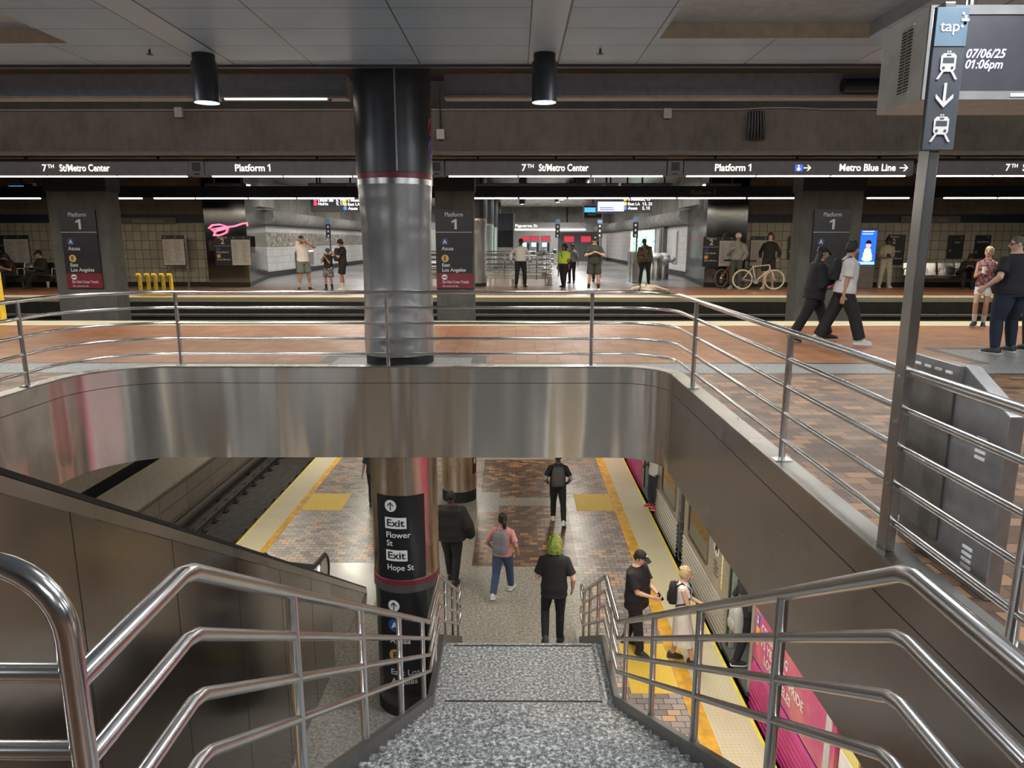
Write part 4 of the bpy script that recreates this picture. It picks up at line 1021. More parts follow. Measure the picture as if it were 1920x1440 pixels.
# ---- hanging departure displays
def depart(rows, news):
    def f(t, x0, x1, z0, z1, y):
        MB().box(x0, x1, y, y + .18, z0, z1).build('cabinet', M['black'], t, 0)
        h = z1 - z0; w = x1 - x0; m = LB()
        cols = {'r': (.55, .05, .12), 'g': (.65, .38, .06), 'b': (.05, .15, .65)}; D = {c: MB() for c in cols}
        for body, u, v, num, un, c in rows:
            poly(D[c], disc(.06, 12), (x0 + w * u - .09, y - .004, z0 + h * v + .045)); write(m, body, (x0 + w * u, y - .004, z0 + h * v), .085, align='l', bold=.02); write(m, num, (x0 + w * un, y - .004, z0 + h * v), .085, align='l', bold=.02)
        m.build('lettering', glow('display_white', (.85, .85, 1), 1.0), t, 0)
        for c, d in D.items():
            if d.v: d.build('line_disc', glow('disc_' + c, cols[c], .9), t, 0)
        if news:
            MB().box(x0 + .04, x0 + w * .5, y - .006, y, z0 + .06, z0 + h * .55).build('news_panel', glow('news_lilac', (.42, .46, .95), .85), t, 0)
            n = MB(); lines(n, x0 + .1, x0 + w * .45, z0 + .08, z0 + .2, y - .008, 2); n.build('news_print', INK, t, 0)
        q = MB()
        for x in (x0 + .3, x1 - .3): q.tube([(x, y + .09, z1), (x, y + .09, 4.43)], .03, 6)
        q.build('hanger', M['black'], t)
    return f
board(583, 728, 362, 397.5, 22.7, 'departure_display', 'black departure display hanging over the far platform left of the round column', depart([('Union Sta', .10, .55, '6, 10', .33, 'r'), ('NoHo', .10, .36, '9, 17', .33, 'r'), ('S Monica', .48, .55, '3', .66, 'g'), ('East LA', .48, .34, '13', .66, 'g'), ('Azusa', .48, .12, '5', .66, 'b')], False), cat='display')
board(1118, 1223, 360, 400, 22.7, 'departure_display', 'black departure display with lilac news panel hanging right of centre', depart([('S Monica', .57, .60, '3, 13', .83, 'g'), ('East LA', .57, .38, '13, 23', .83, 'g'), ('Azusa', .57, .18, '5, 15', .83, 'b')], True), cat='display')
def monitor(t, x0, x1, z0, z1, y):
    MB().box(x0, x1, y, y + .12, z0, z1).build('frame', plain('monitor_frame', (.36, .38, .39), .4), t, 0); MB().box(x0 + .05, x1 - .05, y - .01, y, z0 + .07, z1 - .03).build('screen', M['black'], t, 0)
    MB().box(x0 + .05, x0 + (x1 - x0) * .62, y - .02, y - .01, z0 + (z1 - z0) * .5, z1 - .1).build('blue_picture', glow('monitor_blue', (.08, .38, .85), .9), t, 0)
    m = LB(); write(m, 'NoHo', (x0 + .18, y - .015, z0 + (z1 - z0) * .3), .08, align='l'); m.build('lettering', PALE, t, 0)
    MB().tube([((x0 + x1) / 2, y + .06, z1), ((x0 + x1) / 2, y + .06, 4.43 if y < 26 else 4.16)], .03, 6).build('hanger', M['black'], t)
board(1093, 1131, 384, 412, 27.5, 'hanging_monitor', 'grey-framed monitor with blue picture hanging behind the right departure display', monitor, cat='display')
board(15, 63, 343, 354, 22.2, 'hanging_monitor', 'small bright blue monitor hanging at far left under the sign header', monitor, cat='display')
# light housings under the far ceiling
for a, b, lb, hot in ((383, 461, 'short polished light housing under the far ceiling at left', 0), (578, 668, 'polished light housing under the far ceiling left of the round column', 1), (888, 1160, 'long polished light housing under the far ceiling at centre', 1), (1164, 1262, 'polished light housing under the far ceiling right of centre', 0), (1323, 1391, 'short polished light housing at right above Platform 2 lettering', 0)):
    p, q = onY(a, 353.5, 22), onY(b, 343, 22); t = thing('light_housing', lb, 'light', ((p.x + q.x) / 2, 22, p.z), 'light housings under the far ceiling')
    MB().box(p.x, q.x, 22, 22.4, p.z, q.z).build('case', steel_mat('housing_steel', (.62, .62, .6), .25), t, 0, .02); MB().box(p.x + .2, p.x + .24, 22.15, 22.2, q.z, 4.43).box(q.x - .24, q.x - .2, 22.15, 22.2, q.z, 4.43).build('hanger', M['blackmatte'], t, 0); MB().box(p.x, q.x, 21.99, 22.4, p.z - .03, p.z).build('tube', M['tubelight'] if hot else M['tubewarm'], t, 0)
# ---- yellow bollards on the far and near edges
def bollard(x, y, lb, h=.85, hooked=True, z=0, r=.055):
    t = thing('bollard', lb, 'bollard', (x, y, z), 'yellow bollards on the platform edge')
    MB().tube([(x, y, z), (x, y, z + h)], r, 10).build('post', M['yellow'], t); MB().box(x - .12, x + .12, y - .1, y + .1, z, z + .03).build('foot', M['yellow'], t, 0)
    if hooked: MB().tube([(x - .09, y, z + h), (x + .02, y, z + h)], .05, 8).build('cap', M['yellow'], t)
for i, px in enumerate((238, 254, 268, 283, 298)):
    p = onZ(px, 551, .01); bollard(fx(px) * .985, 20.85, '%s of the five yellow bollards on the far platform edge at left' % ('leftmost', 'second from left', 'middle', 'fourth from left', 'rightmost')[i], .62)
bollard((3 - 967) / FPX * 14.05, 14.0, 'yellow bollard on the near platform edge at the left frame side', 1.0, False, 0, .075)
for px, lb in ((1846, 'yellow bollard on the far platform edge left of the large man'), (1861, 'second yellow bollard on the far platform edge, partly behind the large man')): bollard((px - 967) * .0156, 21.0, lb, .6)
# ---- benches
def bench(x0, n, lb, y=24.75):
    t = thing('bench', lb, 'bench', (x0 + n * .3, y, 0))
    w = .6
    for i in range(n):
        xc = x0 + w * (i + .5)
        s = MB(); s.prism([(xc - .26, y - .25, .45), (xc - .26, y + .22, .42), (xc - .26, y + .32, .85), (xc - .26, y + .35, .85), (xc - .26, y + .25, .39), (xc - .26, y - .25, .42)], (.52, 0, 0)); s.build('seat', M['steel'], t, 0, .01)
        a = MB(); a.tube([(xc - .29, y + .2, .45), (xc - .29, y + .15, .66), (xc - .29, y - .18, .66), (xc - .29, y - .2, .45)], .018, 8); a.build('armrest', M['steel'], t)
    MB().box(x0, x0 + n * w, y - .03, y + .03, .33, .40).build('beam', M['steel'], t, 0)
    for x in (x0 + .3, x0 + n * w - .3): MB().box(x - .04, x + .04, y - .2, y + .2, 0, .33).build('leg', M['steel'], t, 0)
    return t
bench(-18.3, 5, 'steel bench seat row by the left tile wall with two seated people', 24.75)
bench(13.4, 7, 'steel bench seat row by the right tile wall', 24.75)
t = thing('pedestal_bin', 'low grey cabinet below the blue kiosk screen', 'cabinet', (0, 0, 0)) if False else None
for px, py, lb, c in ((44, 540, 'green bottle standing on the floor below the seated woman at left', (.06, .16, .06)), (91, 541, 'white paper cup on the floor beside the seated man at left', (.6, .57, .5))):
    p = onZ(px, py - 2, 0); t = thing('bottle' if px == 44 else 'paper_cup', lb, 'bottle' if px == 44 else 'cup', p)
    MB().lathe([(.05, 0), (.055, .02), (.055, .18), (.02, .26), (.02, .30)] if px == 44 else [(.035, 0), (.05, .18)], p, 12).build('body', plain('vessel', c, .3), t, 50)
    MB().lathe([(.022, .30), (.022, .33)] if px == 44 else [(.053, .18), (.05, .2)], p, 12).build('lid', M['white'], t, 50)
# ---- track hardware
t = thing('edge_conduit', 'grey pipe running along the face of the far platform edge', 'pipe', (0, FEDGE - .1, -.5)); MB().tube([(FX0, FEDGE - .12, -.5), (FX1, FEDGE - .12, -.5)], .05, 10).build('tube', plain('pipe_grey', (.11, .105, .1), .5), t)
q = MB()
for i in range(12): q.box(-17 + i * 2.9, -16.95 + i * 2.9, FEDGE - .14, FEDGE, -.56, -.44)
q.build('bracket', M['blackmatte'], t, 0)
RAILM = plain('rail_steel', (.10, .085, .075), .4, .7); RTOP = plain('rail_head', (.30, .27, .25), .3, .9)
for y in (15.4, 16.85, 18.1, 19.55):
    t = thing('running_rail', '%s steel running rail from the near platform in the dark upper track bed' % {15.4: 'first', 16.85: 'second', 18.1: 'third', 19.55: 'fourth'}[y], 'rail', (0, y, -1.15), 'upper running rails')
    MB().box(FX0, FX1, y - .03, y + .03, -1.15, -.98).build('rail', RAILM, t, 0)
def low_rail(x, lb, clips=True):
    t = thing('running_rail', lb, 'rail', (x, 12, -6.2))
    m = MB()
    m.box(x - .07, x + .07, -4, 39, -6.2, -6.17).box(x - .012, x + .012, -4, 39, -6.17, -6.07); m.build('web', RAILM, t, 0)
    MB().box(x - .036, x + .036, -4, 39, -6.07, -6.03).build('head', RTOP, t, 0)
    if clips:
        c0 = None
        for i in range(30):
            y = 9 + i * .76
            for s in (-1, 1):
                k = MB(); k.box(x + s * .07, x + s * .2, y - .09, y + .09, -6.2, -6.15); k.tube([(x + s * .08, y, -6.14), (x + s * .13, y, -6.09), (x + s * .17, y, -6.14)], .02, 6); k.build('rail_clip', M['blackmatte'], t, 0)
    return t
low_rail(-8.62, 'left running rail with black clips in the lower track'); low_rail(-7.18, 'right running rail with black clips in the lower track')
t = thing('power_rail', 'covered power rail beside the ledge wall in the lower track', 'rail', (-9.1, 12, -6.2)); MB().box(-9.2, -9.0, -4, 39, -5.95, -5.85).box(-9.2, -9.17, -4, 39, -6.1, -5.85).build('cover', plain('cover_dark', (.06, .055, .05), .6), t, 0); MB().box(-9.13, -9.06, -4, 39, -6.1, -5.97).build('rail', RAILM, t, 0)
q = MB()
for i in range(16): q.box(-9.15, -9.05, -2 + i * 2.5, -1.9 + i * 2.5, -6.2, -6.1)
q.build('insulator', M['blackmatte'], t, 0)
# ---- hall: second stairwell with rails
hs = thing('hall_railing', 'steel guard railing around the stair opening in the far hall', 'railing', (-1.6, 25.9, 0))
HP = []
for cx, cy, sx, sy in ((1.35, 25.9, 1, -1), (1.35, 32.5, 1, 1), (-4.6, 32.5, -1, 1), (-4.6, 25.9, -1, -1)):
    r = .5; c = (cx - sx * r, cy - sy * r); st_ = {(1, -1): -90, (1, 1): 0, (-1, 1): 90, (-1, -1): 180}[(sx, sy)]
    HP += [(c[0] + r * math.cos(R(st_ + 90 * i / 6)), c[1] + r * math.sin(R(st_ + 90 * i / 6))) for i in range(7)]
for h in (1.12, .94, .75, .57, .40): MB().tube([(x, y, h) for x, y in HP], .026, 8, True).build('rail', M['tube'], hs)
for (x, y) in ((-4.0, 25.9), (-2.4, 25.9), (-.4, 25.9), (.75, 25.9), (1.35, 27.5), (1.35, 29.5), (1.35, 31.5), (-4.6, 27.5), (-4.6, 30), (-3, 32.5), (-1, 32.5), (.6, 32.5)): MB().tube([(x, y, .2), (x, y, 1.12)], .026, 8).build('post', M['tube'], hs)
kb = MB(); n = len(HP)
outer = [(x, y, .24) for x, y in HP]; kb.add([(x, y, -.9) for x, y in HP] + outer, [(i, (i + 1) % n, n + (i + 1) % n, n + i) for i in range(n)]); kb.build('kerb', M['fascia'], hs, 40)
# inner lining shaft light walls
# ---- hall things
def mural():
    t = NT('photo_mural'); x, y, z = t.xyz()
    v = t.n.new('ShaderNodeTexVoronoi'); v.inputs['Scale'].default_value = 2.6; t.link(t.mapping((1, 1.0, 1.6)), v.inputs['Vector'])
    h = t.noise(4.5, 5, .7); c = t.mix(.22, t.ramp(h, [(.3, (.03, .03, .035)), (.5, (.25, .24, .22)), (.68, (.75, .73, .68))]), v.outputs['Color'], 'MULTIPLY')
    band = t.ramp(t.noise(.8, 2, .5, t.mapping((0, 1.2, 0))), [(.4, (.75, .75, .78)), (.5, (.9, .75, .35)), (.6, (.55, .6, .7))])
    t.out(t.mix(.45, c, t.mix(1.0, c, band, 'MULTIPLY')), .4); return t.m
tag(MB().box(HX0, HX0 + .03, 31.3, 64, 1.34, 1.96).build('photo_mural', mural(), None, 0), 'long strip of photographs running along the white tiled left wall of the hall', 'mural')
def hall_sign(px, py0, py1, y, lb):
    b = onZ(px, py1, 0); b = Vector(((px - 967) / FPX * (y * .9803 + .3), y, 0)); h = 2.35
    t = thing('sign_post', lb, 'sign', b, 'sign posts in the far hall')
    MB().box(b.x - .03, b.x + .03, y - .03, y + .03, 0, h).build('pole', plain('post_grey', (.10, .10, .105), .4, .4), t, 0); MB().box(b.x - .17, b.x + .04, y - .05, y - .03, h - .62, h - .02).build('black_panel', M['sign'], t, 0)
    MB().box(b.x - .17, b.x + .04, y - .05, y - .03, h - .02, h + .19).build('blue_panel', plain('fare_blue', (.13, .2, .28), .4), t, 0)
    m = MB()
    for q in (.12, .32, .52): m.box(b.x - .10, b.x - .03, y - .055, y - .05, h - q - .06, h - q + .03)
    m.build('pictograms', PALE, t, 0)
hall_sign(622, 0, 0, 33.0, 'sign post with fare panel at left of the hall, behind the boy in black'); hall_sign(1047, 0, 0, 32.8, 'sign post in the hall behind the woman in yellow-green'); hall_sign(1125, 0, 0, 31.5, 'sign post in the hall just right of the man in grey'); hall_sign(1191, 0, 0, 29.5, 'sign post in the hall left of the man in camouflage jacket')
for px, y, lb in ((1183, 28.6, 'left one of two grey steel bollard slabs behind the man in camouflage'), (1189, 27.8, 'right one of two grey steel bollard slabs behind the man in camouflage')):
    x = (px - 967) / FPX * (y * .98 + .3); t = thing('validator_slab', lb, 'pedestal', (x, y, 0)); MB().box(x - .12, x + .12, y - .25, y + .25, 0, 1.15).build('body', M['steel'], t, 0, .03); MB().box(x - .13, x + .13, y - .26, y + .26, 1.1, 1.18).build('top', M['steel'], t, 0, .02)
def bin_(px, y, lb, bag=False, w=.3, h=.95):
    x = (px - 967) / FPX * (y * .98 + .3); t = thing('litter_bin', lb, 'bin', (x, y, 0)); MB().lathe([(w, 0), (w, h), (w * .9, h + .05), (w * .5, h + .06)], (x, y, 0), 18).build('drum', M['steel'], t, 40)
    if bag: MB().ball((x + .02, y, h), w * 1.1, w * 1.1, .16).ball((x + .35, y, h - .12), .2, .2, .14).build('liner', plain('clear_liner', (.6, .62, .62), .3), t, 80)
    else: MB().lathe([(w * .6, h + .06), (w * .6, h + .2)], (x, y, 0), 14).build('hood', M['black'], t, 40)
bin_(1228, 29.6, 'round litter bin with clear liner behind the camouflage jacket', True, .26); bin_(1241, 30.3, 'second round litter bin with clear liner nearer the right hall wall', True, .26)
p = Vector((-10.85, 36.5, 0)); t = thing('wall_cabinet', 'grey steel cabinet with rounded top against the left hall wall behind the drinking man', 'cabinet', p); MB().box(-10.88, -10.4, 35.6, 37.2, .3, 1.15).build('body', M['steel'], t, 0, .1); MB().box(-10.4, -10.37, 35.8, 37.0, .4, 1.0).build('door', plain('cabinet_door', (.22, .20, .19), .4, .5), t, 0)
# lit posters on the right wall
def wallposter(y0, y1, z0, z1, lb, m, nm='lit_poster', frame=True):
    t = thing(nm, lb, 'poster', (HX1, (y0 + y1) / 2, z0)); MB().box(HX1 - .05, HX1, y0 - .06, y1 + .06, z0 - .06, z1 + .06).build('frame', M['steel'], t, 0); MB().box(HX1 - .07, HX1 - .05, y0, y1, z0, z1).build('picture', m, t, 0)
def poster_mat():
    t = NT('poster_picture'); c = t.ramp(t.noise(1.6, 3, .6, t.mapping((1, .8, 1.4)), 1.5), [(.35, (.1, .55, .35)), (.45, (.85, .9, .95)), (.55, (.35, .75, .2)), (.65, (.9, .92, .95))], 'CONSTANT')
    t.link(c, t.b.inputs['Emission Color']); t.b.inputs['Emission Strength'].default_value = .8; t.out(c, .3); return t.m
wallposter(39, 47, .55, 2.15, 'large bright lit poster in white, green and blue on the right hall wall', poster_mat())
wallposter(33.6, 34.5, .6, 2.0, 'white paper map poster on the right hall wall near the pier', PAPER, 'map_poster')
t = thing('wall_pilaster', 'dark grey steel post against the white tiles of the right hall wall', 'post', (HX1, 36.6, 0)); MB().box(HX1 - .2, HX1, 36.0, 37.0, 0, 2.3).build('post', plain('pilaster_grey', (.12, .115, .11), .5), t, 0); MB().box(HX1 - .22, HX1, 36.35, 36.6, 0, 2.3).build('cover_strip', plain('pilaster_dark', (.05, .05, .05), .5), t, 0)
# end of the hall: sign band, ticket machines, gates
t = thing('hall_sign_band', 'grey sign band with lit exit lettering across the end of the hall', 'sign', (0, 57.5, 2.4)); MB().box(-10, 5.5, 57.4, 57.9, 2.45, 3.0).build('band', plain('band_grey', (.33, .33, .33), .5), t, 0); MB().box(-8, -7.9, 57.6, 57.7, 3, 4.16).box(4, 4.1, 57.6, 57.7, 3, 4.16).build('hanger', M['blackmatte'], t, 0)
MB().box(-2.5, 5.5, 57.35, 57.4, 2.40, 2.48).build('light_tube', M['tubelight'], t, 0); m = LB(); write(m, 'Exit To Figueroa St', (0.2, 57.38, 2.66), .2, width=3.0); m.build('lettering', LIT, t, 0)
red = glow('machine_red', (.5, .03, .06), .7)
for i, (px, lb) in enumerate(((1003, 'left ticket machine with red header at the end of the hall'), (1023, 'ticket machine with red header in the middle of the hall end'), (985, 'ticket machine behind the security guard at the end of the hall'))):
    y = 60; x = (px - 967) / FPX * (y * .98); t = thing('ticket_machine', lb, 'ticket machine', (x, y, 0), 'ticket machines'); MB().box(x - .38, x + .38, y, y + .6, 0, 2.0).build('cabinet', plain('machine_grey', (.35, .38, .38), .4, .3), t, 0)
    MB().box(x - .33, x + .33, y - .02, y, 1.6, 1.95).build('red_header', red, t, 0); MB().box(x - .3, x + .1, y - .02, y, 1.1, 1.45).build('screen', glow('machine_screen', (.5, .7, .75), .8), t, 0); MB().box(x + .15, x + .3, y - .02, y, .7, 1.4).build('keypad', M['black'], t, 0)
t = thing('gate_wall', 'dark closed shop shutter with two red signs at the hall end', 'shutter', (5.2, 60, 0)); MB().box(3.5, 6.9, 60, 60.2, 0, 2.3).build('shutter', plain('shutter_grey', (.16, .15, .15), .5), t, 0)
for x in (4.4, 5.8): MB().box(x - .4, x + .4, 59.95, 60, 1.5, 1.95).build('red_sign', red, t, 0)
for k_, (px, y) in enumerate(((958, 48), (978, 48.5), (1000, 49), (1020, 49.5), (1040, 50))):
    x = (px - 967) / FPX * (y * .98); t = thing('turnstile', 'steel fare gate in the row across the end of the hall', 'turnstile', (x, y, 0), 'fare gates in the far hall'); MB().box(x - .14, x + .14, y - .6, y + .6, 0, 1.02).build('body', M['steel'], t, 0, .04); MB().box(x - .1, x + .1, y - .62, y - .6, .75, .95).build('reader', M['black'], t, 0)
    a = MB(); a.tube([(x + .14, y, .85), (x + .55, y - .05, .8)], .02, 6); a.build('arm', M['tube'], t)
t = thing('hall_booth', 'dark glass booth with pale frame left in the far hall', 'booth', (-2.3, 44, 0)); x = (945 - 967) / FPX * 43
MB().box(x - .55, x + .55, 44, 44.1, 1.2, 2.2).build('glass', M['black'], t, 0); MB().box(x - .65, x - .55, 43.9, 44.2, 0, 3.2).box(x + .55, x + .65, 43.9, 44.2, 0, 3.2).build('frame', plain('booth_frame', (.4, .42, .42), .4), t, 0); MB().box(x - .55, x + .55, 44, 44.2, 0, 1.2).build('base', M['steel'], t, 0); MB().box(x - .6, x + .6, 43.95, 44.2, 2.2, 3.2).build('hood', plain('booth_dark', (.06, .07, .08), .5), t, 0)
for k_, (px, y) in enumerate(((1046, 38), (1052, 36), (1066, 34), (1073, 32.3), (1080, 30.6), (1088, 29.2), (1096, 27.9), (980, 30), (981, 34), (979, 40))):
    x = (px - 967) / FPX * (y * .98 - .4); downlight(x, y, ('downlight in the right-hand row on the far hall ceiling' if px > 1000 else 'downlight in the left-hand row on the far hall ceiling'), True)
# ================================================================== TRAIN on the right of the lower platform
TX = 3.52; TB, TR, TT = -5.25, -4.42, -2.0      # side plane, bottom of body, top of fluting, cant rail
def tstain():
    t = NT('train_steel'); n = t.noise(3, 4)
    t.out(t.ramp(n, [(.3, (.34, .315, .28)), (.7, (.44, .41, .37))]), .34, .55); return t.m
TS = tstain(); TD = plain('train_dark_trim', (.05, .048, .045), .5); 
def wrap_mat():
    t = NT('pink_wrap'); n = t.noise(1.2, 3, .6)
    c = t.ramp(n, [(.3, (.42, .03, .16)), (.5, (.55, .075, .22)), (.62, (.62, .17, .2)), (.75, (.66, .26, .2))])
    t.out(c, .35); return t.m
PW = wrap_mat()
PWR = plain('magenta_wrap', (.40, .028, .15), .35, var=.25, scale=2)
GL = NT('train_glass'); GL = GL.out((.05, .045, .035), .04, 0.0); GL.node_tree.nodes['Principled BSDF'].inputs['Specular IOR Level'].default_value = 1.0
def flute(y0, y1, z0, z1, m, parent, nm='fluted_panel', pitch=.085):
    mb = MB(); k = max(2, int((z1 - z0) / pitch)); p = (z1 - z0) / k; pr = []
    for i in range(k):
        z = z0 + i * p
        pr += [(TX, z), (TX - .022, z + p * .25), (TX - .022, z + p * .6), (TX, z + p * .85)]
    pr.append((TX, z1))
    n = len(pr); mb.add([(x, y0, z) for x, z in pr] + [(x, y1, z) for x, z in pr], [(i, i + 1, n + i + 1, n + i) for i in range(n - 1)])
    return mb.build(nm, m, parent, 20)
def side(y0, y1, m, parent, holes=()):
    """upper flat side skin with window holes (y0, y1, z0, z1)"""
    mb = MB(); ys = sorted({y0, y1, *[h[0] for h in holes], *[h[1] for h in holes]})
    for a, b in zip(ys, ys[1:]):
        hh = [h for h in holes if h[0] <= a and h[1] >= b]
        zs = [TR] + sum([[h[2], h[3]] for h in hh], []) + [TT]
        for i in range(0, len(zs), 2): mb.box(TX, TX + .06, a, b, zs[i], zs[i + 1])
    return mb.build('side_skin', m, parent, 0)
def window(y0, y1, z0, z1, parent):
    f = MB(); r = .1
    def rr(g): 
        o = []
        for cy, cz, a in ((y1 - r, z1 - r, 0), (y0 + r, z1 - r, 90), (y0 + r, z0 + r, 180), (y1 - r, z0 + r, 270)):
            o += [(cy + (r + g) * math.cos(R(a + 90 * i / 5)), cz + (r + g) * math.sin(R(a + 90 * i / 5))) for i in range(6)]
        return o
    a, b = rr(.05), rr(-.0); n = len(a); x = TX - .012
    vs = [(x, *p) for p in a] + [(x, *p) for p in b] + [(TX + .03, *p) for p in a] + [(TX + .03, *p) for p in b]
    fs = [(i, (i + 1) % n, n + (i + 1) % n, n + i) for i in range(n)] + [(i, (i + 1) % n, 2 * n + (i + 1) % n, 2 * n + i) for i in range(n)] + [(n + i, n + (i + 1) % n, 3 * n + (i + 1) % n, 3 * n + i) for i in range(n)]
    f.add(vs, fs); fo = f.build('window_frame', plain('window_rubber', (.10, .075, .06), .4), parent, 30)
    g = MB(); g.add([(TX + .004, *p) for p in b], [tuple(range(n))]); g.build('pane', GL, fo, 0)
INT = plain('train_interior', (.30, .31, .30), .5)
def body(y0, y1, t, openings):
    """floor, far wall, roof and underframe of one car"""
    MB().box(TX + .06, TX + 2.6, y0, y1, -5.12, -5.04).build('car_floor', plain('car_floor', (.08, .08, .085), .6), t, 0)
    MB().box(TX + 2.55, TX + 2.65, y0, y1, -5.2, TT).build('far_side', INT, t, 0)
    MB().box(TX + .05, TX + 2.65, y0, y1, TT, TT + .1).prism([(TX, y0, TT), (TX + .3, y0, TT + .28), (TX + 2.35, y0, TT + .28), (TX + 2.65, y0, TT)], (0, y1 - y0, 0)).build('roof', TS, t, 0)
    MB().box(TX + .05, TX + .2, y0, y1, -5.75, TB).build('underframe', TD, t, 0)
    MB().box(TX - .01, TX + .02, y0, y1, TT - .12, TT).build('cant_rail', TD, t, 0)
def door_gap(y0, y1, t):
    for y, s in ((y0, 1), (y1, -1)):
        MB().box(TX - .015, TX + .12, y, y + s * .12, TB + .1, TT).build('door_post', TS, t, 0); MB().box(TX + .0, TX + .09, y + s * .12, y + s * .155, TB + .2, TT).build('door_seal', plain('door_green', (.02, .055, .035), .4), t, 0); MB().box(TX + .03, TX + .10, y + s * .155, y + s * .22, TB + .2, TT).build('door_edge', INT, t, 0)
    MB().box(TX - .06, TX + .35, y0, y1, -5.10, -5.03).build('threshold', plain('sill_metal', (.14, .14, .14), .45, .6), t, 0)
    MB().box(TX, TX + .06, y0, y1, TT - .3, TT).build('door_header', TS, t, 0)
# ---- silver car (far) : pink panel, open door, two windows on either side of the car gap
A = thing('train_car', 'silver fluted train car behind the car gap with a pink panel beyond its open door', 'train', (TX, 18, TB))
flute(14.55, 17.05, TB, TR, TS, A); flute(18.75, 30, TB, TR, PWR, A)
side(14.55, 17.05, TS, A, [(14.85, 16.25, -4.25, -3.0)]); window(14.85, 16.25, -4.25, -3.0, A); side(18.75, 30, PW, A)
door_gap(17.05, 18.75, A); body(14.55, 30, A, ())
cf = MB(); rnd = random.Random(4); CFM = {}
for i in range(46):
    y = rnd.uniform(19.2, 22.5); z = rnd.uniform(-4.35, -3.3); r = rnd.uniform(.03, .075); c = rnd.choice(['o', 'y', 'g', 'w', 'p'])
    poly(CFM.setdefault(c, MB()), disc(r, 8), (TX - .004, y, z), (0, 1, 0), (0, 0, 1))
CC = {'o': (.75, .28, .04), 'y': (.8, .6, .1), 'g': (.2, .5, .3), 'w': (.75, .7, .7), 'p': (.3, .08, .4)}
for c, q in CFM.items(): q.build('wrap_dots', plain('dot_' + c, CC[c], .4), A, 0)
# ---- silver near part
Bc = thing('train_car', 'silver fluted train car with open doorway right behind the woman in the white skirt', 'train', (TX, 10, TB))
flute(10.95, 14.0, TB, TR, TS, Bc); side(10.95, 14.0, TS, Bc, [(12.2, 13.6, -4.25, -3.0)]); window(12.2, 13.6, -4.25, -3.0, Bc)
door_gap(9.55, 10.95, Bc); body(-1, 14.0, Bc, ())
MB().box(TX - .004, TX, 11.22, 11.29, -4.25, -3.5).build('yellow_strip', plain('strip_yellow', (.75, .55, .12), .4), Bc, 0)
m = MB()
for i in range(7): m.box(TX - .007, TX - .004, 11.235, 11.275, -3.62 - i * .09, -3.57 - i * .09)
m.build('strip_marks', plain('strip_letters', (.80, .80, .72), .4), Bc, 0)
m = MB(); poly(m, disc(.16, 22), (TX - .005, 11.62, -3.66), (0, -1, 0)); m.build('round_emblem', plain('emblem_grey', (.6, .58, .55), .4), Bc, 0)
m = MB(); write(m, 'M', (TX - .009, 11.62, -3.73), .16, (0, -1, 0), bold=.03); m.build('emblem_letter', INK, Bc, 0)
m = MB(); lines(m, 0, .3, 0, .3, 0, 4); Mx = Matrix(((0, 1, 0, TX - .004), (-1, 0, 0, 11.75), (0, 0, 1, -4.2), (0, 0, 0, 1))); m.tf(Mx).build('small_print', TD, Bc, 0)
# pink wrapped part of the near car
flute(4.5, 9.55, TB, TR - .1, PWR, Bc, 'pink_fluted_panel'); side(4.5, 9.55, PW, Bc, [(5.45, 6.9, -4.3, -2.6)]); flute(-1, 4.5, TB, TR, TS, Bc); side(-1, 4.5, TS, Bc)
MB().box(TX - .012, TX, 4.5, 9.5, TR - .11, TR - .03).build('pink_rail', plain('hot_pink', (.62, .03, .3), .35), Bc, 0)
for a_, b_ in ((7.0, 7.13), (5.35, 5.45)): MB().box(TX - .012, TX + .02, a_, b_, TR - .25, TT).build('white_gasket', plain('gasket_white', (.55, .53, .53), .5), Bc, 0)
stripe = {'a': (.75, .3, .08), 'b': (.45, .06, .3), 'c': (.1, .4, .7), 'd': (.75, .65, .2), 'e': (.78, .75, .75), 'f': (.6, .15, .12)}
cols = [('d', 'e', 'd', 'b', 'e', 'c', 'b'), ('e', 'c', 'b', 'e', 'c', 'a', 'f'), ('c', 'e', 'd', 'b', 'a', 'e', 'c')]
q = {k: MB() for k in stripe}
for j, cc in enumerate(cols):
    for i, k in enumerate(cc): q[k].box(TX + .02, TX + .045, 6.86 - (j + 1) * .46 + .03, 6.86 - j * .46 - .03, -4.3 + i * .24, -4.3 + i * .24 + .225)
for k, mb in q.items():
    if mb.v: mb.build('door_tiles', plain('tile_' + k, stripe[k], .4, var=.05), Bc, 0)
MB().box(TX + .05, TX + .055, 5.45, 6.9, -4.3, -2.6).build('door_backing', TD, Bc, 0)
q2 = {k: MB() for k in 'abf'}
for i, (k, z) in enumerate((('f', -3.6),)):
    q2[k].box(TX - .004, TX, 5.3 - i * .8, 5.3 - i * .8 - .77, z - .3, z + .6)
for k, mb in q2.items():
    if mb.v: mb.build('wrap_blocks', plain('tile_' + k, stripe[k], .4, var=.05), Bc, 0)
m = LB(); yy = (0, -1, 0); x = TX - .006
write(m, 'CELEBRATING', (x, 9.27, -3.87), .13, yy, align='l', width=.98, bold=.025)
write(m, '75 YEARS OF PRIDE', (x, 9.25, -4.07), .13, yy, align='l', width=1.5, bold=.025)
write(m, 'LOS ANGELES', (x, 9.1, -4.27), .13, yy, align='l', width=.98, bold=.025)
m.build('wrap_lettering', plain('wrap_white', (.78, .76, .77), .4), Bc, 0)
m = MB(); m.box(x, TX, 9.36, 9.48, -3.86, -3.68); m.build('blue_access_sticker', plain('sticker_blue', (.05, .12, .5), .4), Bc, 0)
m = MB(); m.box(x, TX, 9.36, 9.48, -4.15, -3.9); m.build('yellow_sticker', plain('sticker_yellow', (.7, .45, .08), .4), Bc, 0)
